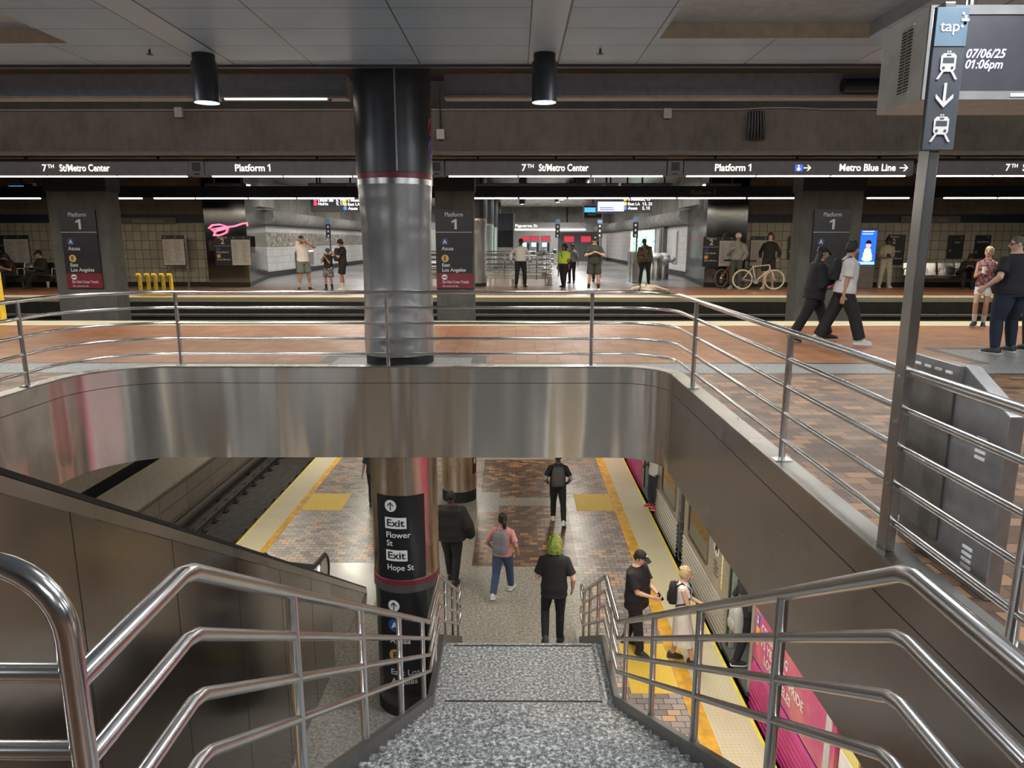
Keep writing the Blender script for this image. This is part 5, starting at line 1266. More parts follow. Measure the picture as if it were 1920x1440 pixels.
m = MB(); poly(m, disc(.025, 8), (x - .003, 9.42, -3.73), yy); poly(m, disc(.035, 10), (x - .003, 9.425, -3.80), yy); m.build('access_symbol', LETT, Bc, 0)
# gap between the cars: end walls, coupler and safety chains
cp = thing('car_coupler', 'dark coupler hardware in the gap between the train cars', 'coupler', (TX + .3, 14.27, -5.2))
MB().box(TX + .1, TX + .35, 14.0, 14.08, TB, TT).box(TX + .1, TX + .35, 14.47, 14.55, TB, TT).build('end_post', plain('gap_brown', (.10, .075, .06), .5), cp, 0)
k = MB()
for i in range(5):
    z = -5.05 + i * .22; k.tube([(TX + .03, 14.02, z), (TX + .0, 14.27, z - .09), (TX + .03, 14.53, z)], .022, 6)
k.build('safety_chain', TD, cp); MB().box(TX + .15, TX + 2.4, 14.05, 14.5, -5.2, TT).build('bellows', M['blackmatte'], cp, 0)
# ================================================================== PEOPLE (figures are drawn 1.75 tall, facing -Y, own left = +X, then scaled)
V = Vector
def ik(a, b, l1, l2, pole):
    d = b - a; L = min(d.length, (l1 + l2) * .999); d = d.normalized(); b = a + d * L
    x = (l1 * l1 - l2 * l2 + L * L) / (2 * L); h = math.sqrt(max(0, l1 * l1 - x * x))
    p = pole - d * pole.dot(d); p = p.normalized() if p.length > 1e-6 else d.orthogonal().normalized()
    return a + d * x + p * h, b
def limb(mb, pts, rs, n=12, k=4, end=True):
    """smooth tapered limb through pts"""
    P = []; Q = []
    for i in range(len(pts) - 1):
        for j in range(k):
            t = j / k; P.append(pts[i].lerp(pts[i + 1], t)); Q.append(rs[i] + (rs[i + 1] - rs[i]) * t)
    P.append(pts[-1]); Q.append(rs[-1]); mb.tube(P, Q, n); mb.ball(P[0], Q[0])
    if end: mb.ball(P[-1], Q[-1])
    for p, r in zip(pts[1:-1], rs[1:-1]): mb.ball(p, r)
def oval(c, rx, ry, n=20, T=None, sq=2.3):
    o = []
    for j in range(n):
        a = 2 * math.pi * j / n; ca, sa = math.cos(a), math.sin(a)
        p = V((c[0] + rx * math.copysign(abs(ca) ** (2 / sq), ca), c[1] + ry * math.copysign(abs(sa) ** (2 / sq), sa), c[2])); o.append(T(p) if T else p)
    return o
def soften(o, vox, it=5):
    m = o.modifiers.new('remesh', 'REMESH'); m.mode = 'VOXEL'; m.voxel_size = vox; m.use_smooth_shade = True
    if it: s = o.modifiers.new('smooth', 'SMOOTH'); s.iterations = it; s.factor = .5
TOR = [(.90, .155, .105, 0), (.98, .166, .115, 0), (1.08, .148, .102, 0), (1.18, .152, .106, -.004), (1.28, .172, .115, -.008), (1.37, .18, .108, -.002), (1.435, .16, .088, .008), (1.48, .10, .068, .014), (1.52, .06, .06, .012)]
SKIN = {'light': (.58, .36, .27), 'tan': (.42, .24, .16), 'brown': (.20, .105, .066), 'dark': (.07, .038, .026)}
def hand(mb, w, d, n, curl, side):
    """w wrist, d along the forearm, n palm normal; four bent fingers and a thumb off the side of the palm"""
    d = d.normalized(); n = (n - d * n.dot(d)).normalized(); s = d.cross(n).normalized() * side
    rot = Matrix((s, d, n)).transposed()
    mb.ball(w + d * .045, .042, .052, .019, 12, 8, rot)
    mb.ball(w + d * .005, .028, .035, .022, 10, 6, rot)
    for i, (o, l) in enumerate(((.034, .068), (.012, .078), (-.011, .073), (-.033, .056))):
        p = w + d * .082 + s * o * .92; a = d + s * o * 2.2; pts = [p - d * .02, p]; dirv = a.normalized()
        for k in range(3):
            ang = R(curl * (.7 + .3 * k)); ax = dirv.cross(n).normalized()
            dirv = (Matrix.Rotation(ang, 3, ax) @ dirv).normalized(); pts.append(pts[-1] + dirv * l / 3 * (1.15, 1, .85)[k])
        mb.tube(pts, [.0095, .0095, .009, .0085, .007], 8); mb.ball(pts[-1], .007)
    t = w + d * .022 + s * .036; q = (d * .6 + s * .75 + n * .3).normalized(); t2 = t + q * .036; t3 = t2 + (d * .95 + s * .1 + n * .35).normalized() * .032
    mb.tube([t - q * .02, t, t2, t3], [.014, .0125, .0105, .0085], 8); mb.ball(t3, .0085)
_pp = 0
def person(label, loc, face, h=1.74, skin='tan', w=1.0, belly=0.0, lean=0, twist=0, tilt=0, head=(0, 0), lh=None, rh=None, lf=None, rf=None, sit=0.0, lcurl=22, rcurl=22, lp=None, rp=None,
           top=None, bottom=None, shoes=((.02, .02, .02), (.02, .02, .02)), socks=None, hair=None, hat=None, faceon=True, glasses=None, bag=None, hold=(), female=False, group=None, footyaw=(10, -10), vox=.009, extra=None):
    root = thing('person', label, 'person', (0, 0, 0), group)
    pz = .96 - sit; X = V((0, 0, pz)); hipz = .93 - sit
    RT = Matrix.Rotation(R(twist), 3, 'Z') @ Matrix.Rotation(R(lean), 3, 'X') @ Matrix.Rotation(R(tilt), 3, 'Y')
    def T(p): return V((0, 0, pz)) + RT @ (V(p) - V((0, 0, .96)))
    skm = plain('skin_' + skin, SKIN[skin], .5, var=.06)
    # joints: targets are (side, forward, up)
    def tg(v, s): return V((s * v[0], -v[1], v[2]))
    sho = {s: T((s * .174 * w, .006, 1.388)) for s in (1, -1)}; hip = {s: V((s * .088 * w, 0, hipz)) for s in (1, -1)}
    arms = {}; legs = {}
    for s, t, pole in ((1, lh, lp), (-1, rh, rp)):
        t = tg(t, s) if t else (sho[s] + V((s * .07, -.03, -.53)))
        pole = tg(pole, s) if pole else V((s * .45, .7, -.35))
        e, wr = ik(sho[s], t, .285, .25, pole); arms[s] = (sho[s], e, wr)
    for s, t in ((1, lf), (-1, rf)):
        t = tg(t, s) if t else V((s * .10, 0, .085)); k, an = ik(hip[s], t, .43, .425, V((s * .12, -1, .1))); legs[s] = (hip[s], k, an)
    def foot_frame(s):
        h_, k, an = legs[s]; sh = (k - an).normalized(); f = V((0, -1, 0)); f.rotate(Matrix.Rotation(R(footyaw[0 if s == 1 else 1]), 3, 'Z'))
        drop = max(0, sh.dot(V((0, -1, 0)))) if an.z > .11 else 0
        f = (f - V((0, 0, 1)) * (drop * .9)).normalized(); return an, f
    # ---- body
    b = MB()
    rings = []
    for z, rx, ry, oy in TOR:
        k = w * (1.0 if not female or not (1.02 < z < 1.2) else .9); bl = belly * math.exp(-((z - 1.08) / .12) ** 2)
        rings.append(oval((0, oy - bl * .6, z), rx * k + bl * .3, ry * w ** .7 + bl * .7, 20, T))
    b.loft(rings)
    if sit or lean: b.ball(X, .15 * w, .12 * w, .12)
    nk = T((0, .012, 1.49)); HR = RT @ Matrix.Rotation(R(head[0]), 3, 'Z') @ Matrix.Rotation(R(head[1]), 3, 'X')
    hc = T((0, .01, 1.52)) + HR @ V((0, -.012, .115))
    def Hd(p): return hc + HR @ V(p)
    limb(b, [nk, T((0, .008, 1.53)), Hd((0, .015, -.05))], [.062 * w ** .5, .056, .056])
    b.ball(Hd((0, .008, .028)), .074, .093, .088, 16, 12, HR); b.ball(Hd((0, -.02, -.03)), .062, .068, .078, 14, 10, HR); b.ball(Hd((0, -.052, -.075)), .034, .03, .03, 10, 8, HR)
    b.tube([Hd((0, -.088, .022)), Hd((0, -.103, -.012)), Hd((0, -.108, -.022)), Hd((0, -.085, -.030))], [.009, .013, .015, .012], 8)
    for s in (1, -1):
        b.ball(Hd((s * .076, .008, -.008)), .012, .022, .032, 8, 6, HR); b.ball(Hd((s * .036, -.07, .026)), .022, .014, .010, 8, 6, HR)
    for s in (1, -1):
        sh, e, wr = arms[s]; limb(b, [T((s * .09 * w, .006, 1.415)), sh, e, wr], [.048, .047 * w ** .6, .038 * w ** .5, .026])
        b.ball(e.lerp(wr, .25), .040 * w ** .5)
        d = (wr - e); inn = V((-s, -.25, 0)) if abs(d.normalized().x) < .7 else V((0, 0, -1))
        hand(b, wr, d, inn, lcurl if s == 1 else rcurl, -1 if s == 1 else 1)
        h_, k, an = legs[s]; limb(b, [h_, h_.lerp(k, .3), k, k.lerp(an, .3), an], [.088 * w, .082 * w, .054 * w ** .5, .056 * w ** .5, .036])
        a, f = foot_frame(s); up = V((0, 0, 1)); b.loft([oval((0, 0, 0), .036, .03, 12, lambda p, a=a, f=f, t=t: a + f * t[0] + (f.cross(up)).normalized() * p.x * t[1] + (up - f * up.dot(f)).normalized() * (p.y * t[2] - t[3])) for t in ((-.06, .8, .9, .04), (-.03, 1, 1.2, .045), (.05, 1.1, 1.0, .052), (.12, 1.2, .7, .062), (.165, .8, .4, .068))])
    o = b.build('body', skm, root, 60); soften(o, vox, 4)
    # ---- face
    if faceon:
        for s in (1, -1):
            e = MB(); e.ball(Hd((s * .031, -.082, .008)), .0125, .007, .0075, 10, 8, HR); eo = e.build('eye', plain('eye_white', (.7, .68, .66), .3), root, 80)
            e = MB(); e.ball(Hd((s * .031, -.0885, .008)), .006, .003, .006, 8, 6, HR); e.build('iris', plain('iris_dark', (.03, .02, .015), .2), eo, 80)
            e = MB(); e.tube([Hd((s * .014, -.090, .026)), Hd((s * .034, -.090, .032)), Hd((s * .052, -.078, .026))], [.004, .005, .003], 6); e.build('eyebrow', plain('brow_dark', (.03, .022, .018), .8), root, 80)
        e = MB(); e.tube([Hd((-.022, -.078, -.056)), Hd((-.010, -.087, -.053)), Hd((0, -.089, -.054)), Hd((.010, -.087, -.053)), Hd((.022, -.078, -.056))], [.004, .0065, .006, .0065, .004], 6); e.build('lips', plain('lips_' + skin, tuple(c * q for c, q in zip(SKIN[skin], (.72, .5, .5))), .45), root, 80)
    if glasses:
        e = MB()
        for s in (1, -1): e.ball(Hd((s * .034, -.094, .008)), .026, .006, .019, 12, 8, HR); e.tube([Hd((s * .058, -.088, .01)), Hd((s * .078, .0, .01))], .0035, 6)
        e.tube([Hd((-.012, -.1, .01)), Hd((.012, -.1, .01))], .0035, 6); e.build('glasses', M['black'], root, 60)
    # ---- hair
    if hair:
        st, hcx = hair; hm = plain('hair', hcx, .6, 0, .35, 40, .3); b = MB()
        if hat:
            b.ball(Hd((0, .034, .005)), .081, .082, .07, 14, 10, HR)
            for s in (1, -1): b.ball(Hd((s * .072, .006, .0)), .012, .03, .04, 10, 8, HR)
            if st == 'long': b.loft([oval((0, .045 + .01 * t, .02 - .3 * t), .085 * (1 + .12 * t) * (1 if t < .95 else .8), .055 * (1 - .3 * t), 16, Hd) for t in (0, .25, .5, .75, 1)])
        elif st == 'buzz': b.ball(Hd((0, .014, .036)), .078, .095, .090, 18, 12, HR)
        else:
            b.ball(Hd((0, .018, .045)), .086, .1, .092, 18, 12, HR); b.ball(Hd((0, .035, .0)), .083, .085, .085, 14, 10, HR)
            for s in (1, -1): b.ball(Hd((s * .07, .012, .0)), .018, .04, .055, 10, 8, HR)
            rn = random.Random(len(label))
            for i in range(26):
                a = rn.uniform(0, 6.28); t = rn.uniform(.1, 1.2); p = V((.082 * math.sin(t) * math.cos(a), .018 + .094 * math.sin(t) * math.sin(a), .045 + .09 * math.cos(t)))
                if p.y > -.07 or p.z > .08: b.ball(Hd(p), .022, .022, .018, 8, 6, HR)
            if st in ('long', 'mid', 'curly'):
                L = .30 if st != 'mid' else .16
                b.loft([oval((0, .045 + .01 * t, .02 - L * t), .085 * (1 + .12 * t) * (1 if t < .95 else .8), .055 * (1 - .3 * t), 16, Hd) for t in (0, .25, .5, .75, 1)])
                for s in (1, -1): limb(b, [Hd((s * .074, 0, .02)), Hd((s * .085, .0, -.06)), Hd((s * .08, .005, -.06 - L * .6))], [.026, .028, .016])
            if st == 'tail': limb(b, [Hd((0, .11, .02)), Hd((0, .135, -.03)), Hd((0, .12, -.12)), Hd((0, .11, -.17))], [.03, .04, .035, .012])
            if st == 'shag':
                for i in range(40):
                    a = rn.uniform(-.5, 3.64); t0 = rn.uniform(.1, .10 + .05); p0 = V((.075 * math.cos(a), .03 + .07 * math.sin(a), rn.uniform(-.02, .1))); p1 = p0 + V((.03 * math.cos(a), .025 * math.sin(a), -t0)); b.tube([Hd(p0), Hd((p0 + p1) / 2 + V((.015 * math.cos(a), .015 * math.sin(a), .01))), Hd(p1)], [.02, .017, .005], 6)
            if st == 'bun': b.ball(Hd((0, .09, .08)), .05, .045, .045, 12, 8, HR)
            if st in ('afro', 'curly'):
                for i in range(46):
                    a = rn.uniform(0, 6.28); t = rn.uniform(.2, 1.95); p = V((.115 * math.sin(t) * math.cos(a), .035 + .115 * math.sin(t) * math.sin(a), .03 + .12 * math.cos(t)))
                    if p.y > -.055 or p.z > .09: b.ball(Hd(p), .04, .04, .04, 8, 6, HR)
        o = b.build('hair', hm, root, 60); soften(o, .008, 2)
    if hat:
        kd, hcx = hat; hm = cloth(hcx, 'hat_cloth'); b = MB()
        if kd == 'cap':
            b.loft([oval((0, .008, z), rx, ry, 20, Hd, 2) for z, rx, ry in ((.035, .085, .104), (.06, .086, .104), (.10, .076, .09), (.125, .05, .06), (.134, .015, .02))]); o = b.build('cap', hm, root, 60)
            v = MB(); v.loft([[Hd((.075 * math.cos(a) * (1 - .15 * t), -.085 - .075 * t - .03 * t * math.sin(a), .045 - .018 * t - .02 * abs(math.cos(a)) * t + dz)) for a, dz in [(math.pi * i / 10, 0) for i in range(11)] + [(math.pi * i / 10, .005) for i in range(10, -1, -1)]] for t in (-.2, .35, .7, 1)]); v.build('visor', hm, o, 40)
            if extra == 'logo': q = MB(); q.ball(Hd((0, -.094, .085)), .026, .008, .020, 10, 8, HR); q.build('cap_emblem', M['white'], o, 60)
        elif kd == 'bucket':
            b.loft([oval((0, .005, z), rx, ry, 22, Hd, 2) for z, rx, ry in ((.02, .155, .165), (.028, .15, .16), (.055, .09, .108), (.11, .078, .092), (.128, .06, .07), (.13, .02, .02))]); b.build('bucket_hat', hm, root, 60)
        else:
            b.ball(Hd((0, .01, .055)), .1, .122, .092, 18, 12, HR); o = b.build('helmet', plain('helmet_shell', hcx, .3), root, 60)
            q = MB()
            for i in (-1, 0, 1):
                for yy in (-.06, .0, .06): q.ball(Hd((i * .05, yy, .135 - abs(i) * .022 - abs(yy) * .2)), .012, .024, .014, 8, 6, HR)
            q.build('vent', M['blackmatte'], o, 60)
    # ---- top
    if top:
        cm, sl, hem = top[0], top[1], top[2]; lo = top[3] if len(top) > 3 else .014
        tm = cm if not isinstance(cm, tuple) else cloth(cm, 'shirt_cloth'); b = MB(); rings = []; R0 = [r for r in TOR if r[0] > hem + .03 and r[0] < 1.5]
        base = [(hem, .165, .118, 0)] + R0 + [(1.502, .070, .062, .013)]
        for z, rx, ry, oy in base:
            k = w * (1.0 if not female or not (1.02 < z < 1.2) else .93); bl = belly * math.exp(-((z - 1.08) / .13) ** 2); g = lo * (1.5 if z < 1.2 else 1.0) if z < 1.44 else .010
            fl = 1.0
            rings.append(oval((0, oy - bl * .6, z), rx * k * fl + g + bl * .3, ry * w ** .7 + g + bl * .75, 24, T if not sit or z > 1.0 else T))
        if female: 
            for s in (1, -1): b.ball(T((s * .075, -.085, 1.29)), .075, .06, .07)
        b.loft(rings)
        for s in (1, -1):
            sh, e, wr = arms[s]; r0 = .049 * w ** .7 + lo * .65; nb = T((s * .085 * w, .010, 1.428))
            if sl == 'none': continue
            if sl == 'short': limb(b, [nb, sh, sh.lerp(e, .40), sh.lerp(e, .76)], [.048, r0, r0 * 1.02, r0 * (1.02 + lo * 5)], end=False)
            else: limb(b, [nb, sh, e, wr.lerp(e, .06)], [.048, r0, .042 * w ** .5 + lo * 1.1, .030 + lo])
        o = b.build('shirt' if sl != 'long' else 'jacket', tm, root, 60); soften(o, .011, 5)
        if extra == 'orange_hem': q = MB(); q.loft([oval((0, 0, z), .165 + .02, .118 + .02, 20, T) for z in (hem - .035, hem + .02)]); q.build('orange_hem', cloth((.6, .12, .02), 'hem_cloth'), root, 60)
        if extra == 'greysleeves':
            for s in (1, -1):
                sh, e, wr = arms[s]; q = MB(); limb(q, [sh.lerp(e, .5), e, wr], [.05, .045, .036]); q.build('sleeve', cloth((.28, .29, .31), 'grey_sleeve'), root, 60)
    # ---- bottom
    if bottom:
        cm, kd = bottom[0], bottom[1]; lo = bottom[2] if len(bottom) > 2 else .012
        bm_ = cm if not isinstance(cm, tuple) else cloth(cm, 'trouser_cloth'); b = MB()
        TP = (lambda p: V((0, 0, pz)) + V(p) - V((0, 0, .96)))
        if kd in ('skirt', 'dress'):
            ln = bottom[3]; n = 28; rg = []
            for z, rx, ry in ((1.06, .155, .112), (.96, .18, .135), (.85, .20, .155), ((.85 + ln) / 2, .215, .185), (ln + .02, .235, .22), (ln, .232, .217)):
                o = oval((0, 0, z), rx * w, ry * w, n, None, 2)
                fr = 0 if z > .8 else (.8 - z) / .5
                o = [V((p.x * (1 + .06 * fr * math.sin(i * 2.7)), p.y * (1 + .06 * fr * math.sin(i * 2.7)) - .05 * fr, p.z)) for i, p in enumerate(o)]; rg.append([TP(p) for p in o])
            b.loft(rg)
        else:
            b.loft([oval((0, 0, z), rx * w + lo * .6 + belly * .2, ry * w + lo * .6 + belly * .2, 20, TP) for z, rx, ry in ((.86, .16, .112), (.92, .17, .12), (.99, .168, .118), (1.05, .152, .108))])
            for s in (1, -1):
                h_, k, an = legs[s]; b.ball(h_, .098 * w + lo)
                if kd == 'shorts': limb(b, [h_, h_.lerp(k, .45), h_.lerp(k, bottom[3] if len(bottom) > 3 else .86)], [.094 * w + lo, .088 * w + lo * 1.3, .084 * w + lo * 1.5], end=False)
                elif kd == 'wide': limb(b, [h_, h_.lerp(k, .5), k, k.lerp(an, .5), an.lerp(k, .02)], [.098 * w + lo, .095 * w + lo, .085 + lo, .082 + lo, .08 + lo], end=False)
                else: limb(b, [h_, h_.lerp(k, .5), k, k.lerp(an, .35), an.lerp(k, .03)], [.092 * w + lo, .082 * w + lo, .060 * w ** .5 + lo, .058 * w ** .5 + lo, .047 + lo], end=False)
        o = b.build({'shorts': 'shorts', 'skirt': 'skirt', 'dress': 'skirt'}.get(kd, 'trousers'), bm_, root, 60); soften(o, .011, 5)
    # ---- shoes
    for s in (1, -1):
        a, f = foot_frame(s); up = (V((0, 0, 1)) - f * f.z).normalized(); sd = f.cross(up).normalized()
        if socks:
            q = MB(); h_, k, an = legs[s]; limb(q, [an.lerp(k, .38), an], [.052, .042]); q.build('sock', cloth(socks, 'sock_cloth'), root, 60)
        u = MB()
        def sec(t, wd, z0, z1): return [a + f * t + sd * x * wd + up * (z0 + (z1 - z0) * z - .085) for x, z in ((1, 0), (1.02, .4), (.8, .8), (.35, 1), (-.35, 1), (-.8, .8), (-1.02, .4), (-1, 0))]
        u.loft([sec(-.085, .026, .02, .075), sec(-.06, .04, .02, .125), (sec(.0, .043, .02, .13)), sec(.055, .047, .02, .095), sec(.12, .05, .02, .07), sec(.17, .04, .02, .055), sec(.19, .02, .022, .04)])
        o = u.build('shoe', plain('shoe_upper', shoes[0], .55), root, 50)
        u = MB(); u.loft([sec(-.092, .028, 0, .026), sec(-.06, .044, 0, .026), sec(.05, .05, 0, .024), sec(.12, .053, 0, .024), sec(.175, .042, .003, .026), sec(.198, .02, .008, .026)]); u.build('sole', plain('shoe_sole', shoes[1], .6), o, 40)
    sc = h / 1.75
    roots = [root]
    # ---- worn and carried things (things of their own)
    if bag:
        kd, bc, bl = bag[:3]; bt = thing('backpack' if kd != 'sling' else 'shoulder_bag', bl, 'bag', (0, 0, 0)); bmx = cloth(bc, 'bag_cloth'); q = MB(); fr = -1 if kd == 'front' else 1
        if kd in ('pack', 'small', 'front'):
            L, wd, dp = (.46, .155, .085) if kd != 'small' else (.36, .12, .07)
            y0 = .125 * w + belly * .3; dz_ = bag[3] if len(bag) > 3 else 0
            q.loft([oval((0, fr * (y0 + dp * .8), z), wd * k, dp * k2, 20, lambda q_: T(q_ - V((0, 0, dz_))), 3.5) for z, k, k2 in ((1.46 - L, .85, .7), (1.47 - L, .98, .95), (1.46 - L * .6, 1, 1.1), (1.46 - L * .25, .95, 1), (1.44, .75, .75), (1.46, .45, .45))]); o = q.build('bag_body', bmx, bt, 50)
            q = MB(); q.loft([oval((0, fr * (y0 + dp * 1.7), z), wd * .75 * k, .035 * k, 16, lambda q_: T(q_ - V((0, 0, dz_))), 3.5) for z, k in ((1.49 - L, .7), (1.52 - L, 1), (1.47 - L * .65, 1), (1.47 - L * .55, .7))]); q.build('front_pocket', bmx, bt, 50)
            for s in ((1, -1) if not dz_ else ()):
                q = MB(); q.tube([T((s * .085, fr * y0, 1.42)), T((s * .095, fr * .03, 1.50)), T((s * .10, -fr * .115 * w, 1.40)), T((s * .12, -fr * .12 * w, 1.28)), T((s * .165 * w, -fr * .03, 1.16)), T((s * .13, fr * y0, 1.10))], .014, 8); q.build('strap', bmx, bt, 60)
            q = MB(); q.tube([T((-.03, fr * (y0 + .03), 1.45 - dz_)), T((0, fr * (y0 + .03), 1.49 - dz_ * .6)), T((.03, fr * (y0 + .03), 1.45 - dz_))], .008, 8); q.build('grab_handle', bmx, bt, 60)
        else:
            s = bag[3] if len(bag) > 3 else 1
            c = V((s * .22 * w, .06, 1.0)); q.ball(T(c), .06, .15, .13, 14, 10); q.build('bag_body', bmx, bt, 60)
            q = MB(); q.tube([T(c + V((0, .06, .1))), T((s * .1, .13 * w, 1.3)), T((-s * .09, .08, 1.49)), T((-s * .1, -.08, 1.47)), T((-s * .02, -.14 * w, 1.32)), T((s * .12, -.13 * w, 1.12)), T(c + V((0, -.08, .08)))], .013, 8); q.build('strap', bmx, bt, 60)
        roots.append(bt)
    for kd, s, lb in hold:
        sh, e, wr = arms[s]; d = (wr - e).normalized(); c = wr + d * .085
        if kd == 'phone':
            ht = thing('phone', lb, 'phone', (0, 0, 0)); c = c + V((0, 0, .02)); q = MB(); rot = Matrix.Rotation(R(-40), 3, 'X'); q.box(-.036, .036, -.004, .004, -.07, .07); q.v = [tuple(c + rot @ V(p)) for p in q.v]; q.build('case', M['black'], ht, 0, .003)
            q = MB(); q.box(-.032, .032, .004, .005, -.066, .066); q.v = [tuple(c + rot @ V(p)) for p in q.v]; q.build('screen', glow('phone_screen', (.6, .7, .9), .5), ht, 0)
        elif kd == 'bottle':
            ht = thing('drink_bottle', lb, 'bottle', (0, 0, 0)); m0 = Hd((0, -.10, -.05)); dd = (c - m0).normalized(); dd = (dd + V((0, -.5, .15))).normalized(); q = MB(); q.tube([m0, m0 + dd * .03, m0 + dd * .07, m0 + dd * .22], [.012, .014, .034, .034], 12); q.build('vessel', plain('bottle_red', (.5, .03, .04), .3), ht, 50); q = MB(); q.tube([m0 + dd * .10, m0 + dd * .17], .0352, 12); q.build('wrapper', plain('bottle_label', (.7, .68, .66), .4), ht, 60)
        elif kd == 'cup':
            ht = thing('drink_cup', lb, 'cup', (0, 0, 0)); q = MB(); q.tube([c + V((0, 0, -.06)), c + V((0, 0, .07))], [.03, .042], 14); q.build('vessel', M['white'], ht, 50); q = MB(); q.tube([c + V((0, 0, .07)), c + V((0, 0, .085))], .044, 14); q.build('lid', M['white'], ht, 50)
        roots.append(ht)
    for r in roots: r.location = loc; r.rotation_euler = (0, 0, R(face)); r.scale = (sc, sc, sc)
    return root
def stand_at(px, foot, topy, z=0.0):
    p = onZ(px, foot, z); return p, onY(px, topy, p.y).z - z
BLK = (.012, .012, .014); WHT = (.72, .70, .66); GRY = (.10, .11, .11)
plaid = NT('plaid_cloth'); _x, _y, _z = plaid.xyz()
_p = plaid.math('MULTIPLY', plaid.math('SINE', plaid.math('MULTIPLY', _x, 110)), plaid.math('SINE', plaid.math('MULTIPLY', _z, 110)))
plaid = plaid.out(plaid.ramp(_p, [(.3, (.09, .13, .12)), (.55, (.25, .29, .26)), (.8, (.45, .48, .42))]), .8)
def camo(a, b, c, nm, sc=9):
    t = NT(nm); return t.out(t.ramp(t.noise(sc, 2, .5), [(.0, a), (.42, b), (.52, c), (.62, a)], 'CONSTANT'), .85)
camo_g = camo((.035, .032, .02), (.09, .08, .045), (.16, .135, .08), 'camouflage_cloth', 11); camo_k = camo((.02, .02, .02), (.12, .12, .115), (.34, .34, .31), 'grey_camouflage', 13)
floral = camo((.16, .03, .04), (.05, .02, .025), (.38, .2, .2), 'floral_cloth', 24); jean = cloth((.045, .075, .15), 'denim'); jean2 = cloth((.013, .019, .038), 'dark_denim')
DK = (.015, .012, .01)
# ---- far platform, left to right
p, h = stand_at(571, 544, 443); person('man in white T-shirt and plaid shorts drinking from a red bottle on the far platform', p, 38, h, 'tan', 1.08, lh=(.10, .30, 1.50), rh=(.02, .24, 1.56), lf=(.2, .02, .085), rf=(.16, -.02, .085), top=(WHT, 'short', .93, .02), bottom=(plaid, 'shorts', .02), shoes=((.05, .03, .03), (.5, .48, .45)), socks=(.5, .46, .44), hair=('short', DK), head=(0, -8), hold=[('bottle', -1, 'red drink bottle held to the mouth of the man in plaid shorts')])
p, h = stand_at(618, 544, 466); person('child in blue bucket hat and grey patterned shorts on the far platform', p, -10, h, 'tan', 1.02, lh=(.02, .26, 1.36), rh=(.08, .24, 1.40), lf=(.13, 0, .085), rf=(.13, .03, .085), top=(BLK, 'short', .93, .02), bottom=(camo_k, 'shorts', .03), socks=BLK, shoes=((.05, .05, .06), (.2, .2, .22)), hair=('short', DK), hat=('bucket', (.03, .06, .16)), hold=[('phone', -1, 'phone held up by the child in the blue bucket hat')])
p, h = stand_at(645, 544, 449); person('boy in black T-shirt and shorts with white trim looking down on the far platform', p, -72, h, 'tan', .98, lh=(.05, .32, 1.28), rh=(.05, .30, 1.24), lf=(.09, .05, .085), rf=(.09, -.04, .085), head=(0, 28), top=(BLK, 'short', .88, .022), bottom=(BLK, 'shorts', .03), shoes=((.6, .6, .5), (.7, .7, .66)), socks=(.6, .6, .58), hair=('short', DK), bag=('front', (.015, .016, .02), 'black backpack worn on the chest of the boy in black'), hold=[('phone', -1, 'phone in the hands of the boy in black')])
p, h = stand_at(976, 538, 448); person('security guard in white long-sleeved shirt, black cap and black trousers', p, 12, h, 'dark', 1.12, belly=.02, lh=(.36, .0, .98), rh=(.36, -.02, .98), lf=(.17, 0, .085), rf=(.17, 0, .085), top=((.62, .61, .6), 'long', .95, .016), bottom=(BLK, 'trousers', .016), hat=('cap', BLK), head=(8, 10))
p, h = stand_at(1057, 538.5, 459); person('woman in bright yellow-green T-shirt and black trousers on the far platform', p, -40, h, 'brown', 1.3, belly=.05, lh=(.30, .06, .86), rh=(.3, .04, .84), lf=(.1, .1, .085), rf=(.12, -.1, .085), top=((.42, .60, .06), 'short', .98, .018), bottom=(BLK, 'trousers', .014), hair=('curly', (.02, .012, .01)), female=True, bag=('sling', BLK, 'black shoulder bag of the woman in yellow-green', 1))
p, h = stand_at(1072, 530.5, 458); person('person in grey top and black trousers partly behind the woman in yellow-green', p, -20, h, 'brown', 1.0, top=((.25, .24, .25), 'short', .95), bottom=(BLK, 'trousers'), hair=('short', DK), bag=('pack', BLK, 'black backpack of the person behind the woman in yellow-green'), lh=(.3, .1, .9))
p, h = stand_at(1113, 546.5, 444); person('man in grey-green T-shirt and shorts with black cap and sunglasses', p, 0, h, 'light', 1.10, lh=(.05, .24, 1.26), rh=(.07, .25, 1.24), lp=(.9, .1, -.8), rp=(.9, .1, -.8), lf=(.15, 0, .085), rf=(.17, 0, .085), top=((.035, .045, .04), 'short', .90, .022), bottom=((.04, .046, .043), 'shorts', .018), socks=(.03, .03, .03), shoes=((.68, .68, .66), (.72, .72, .7)), hair=('short', DK), hat=('cap', BLK), glasses=True, extra='logo')
p, h = stand_at(1117, 528, 451); person('person in dark clothes standing behind the man in grey-green', p, 170, h, 'brown', 1.0, top=(BLK, 'short', .92, .02), bottom=((.02, .02, .022), 'trousers', .02), hair=('mid', DK))
p, h = stand_at(1208, 536, 447); person('man in camouflage jacket and black trousers looking down, dog at his feet', p, -12, h, 'dark', 1.06, lean=4, head=(-18, 22), tilt=-3, lh=(.22, .02, .86), rh=(.24, .04, .86), lf=(.15, 0, .085), rf=(.17, .03, .085), top=(camo_g, 'long', .90, .03), bottom=(BLK, 'trousers', .012), hair=('buzz', (.015, .012, .012)), bag=('pack', (.02, .02, .018), 'dark backpack on the man in camouflage jacket'))
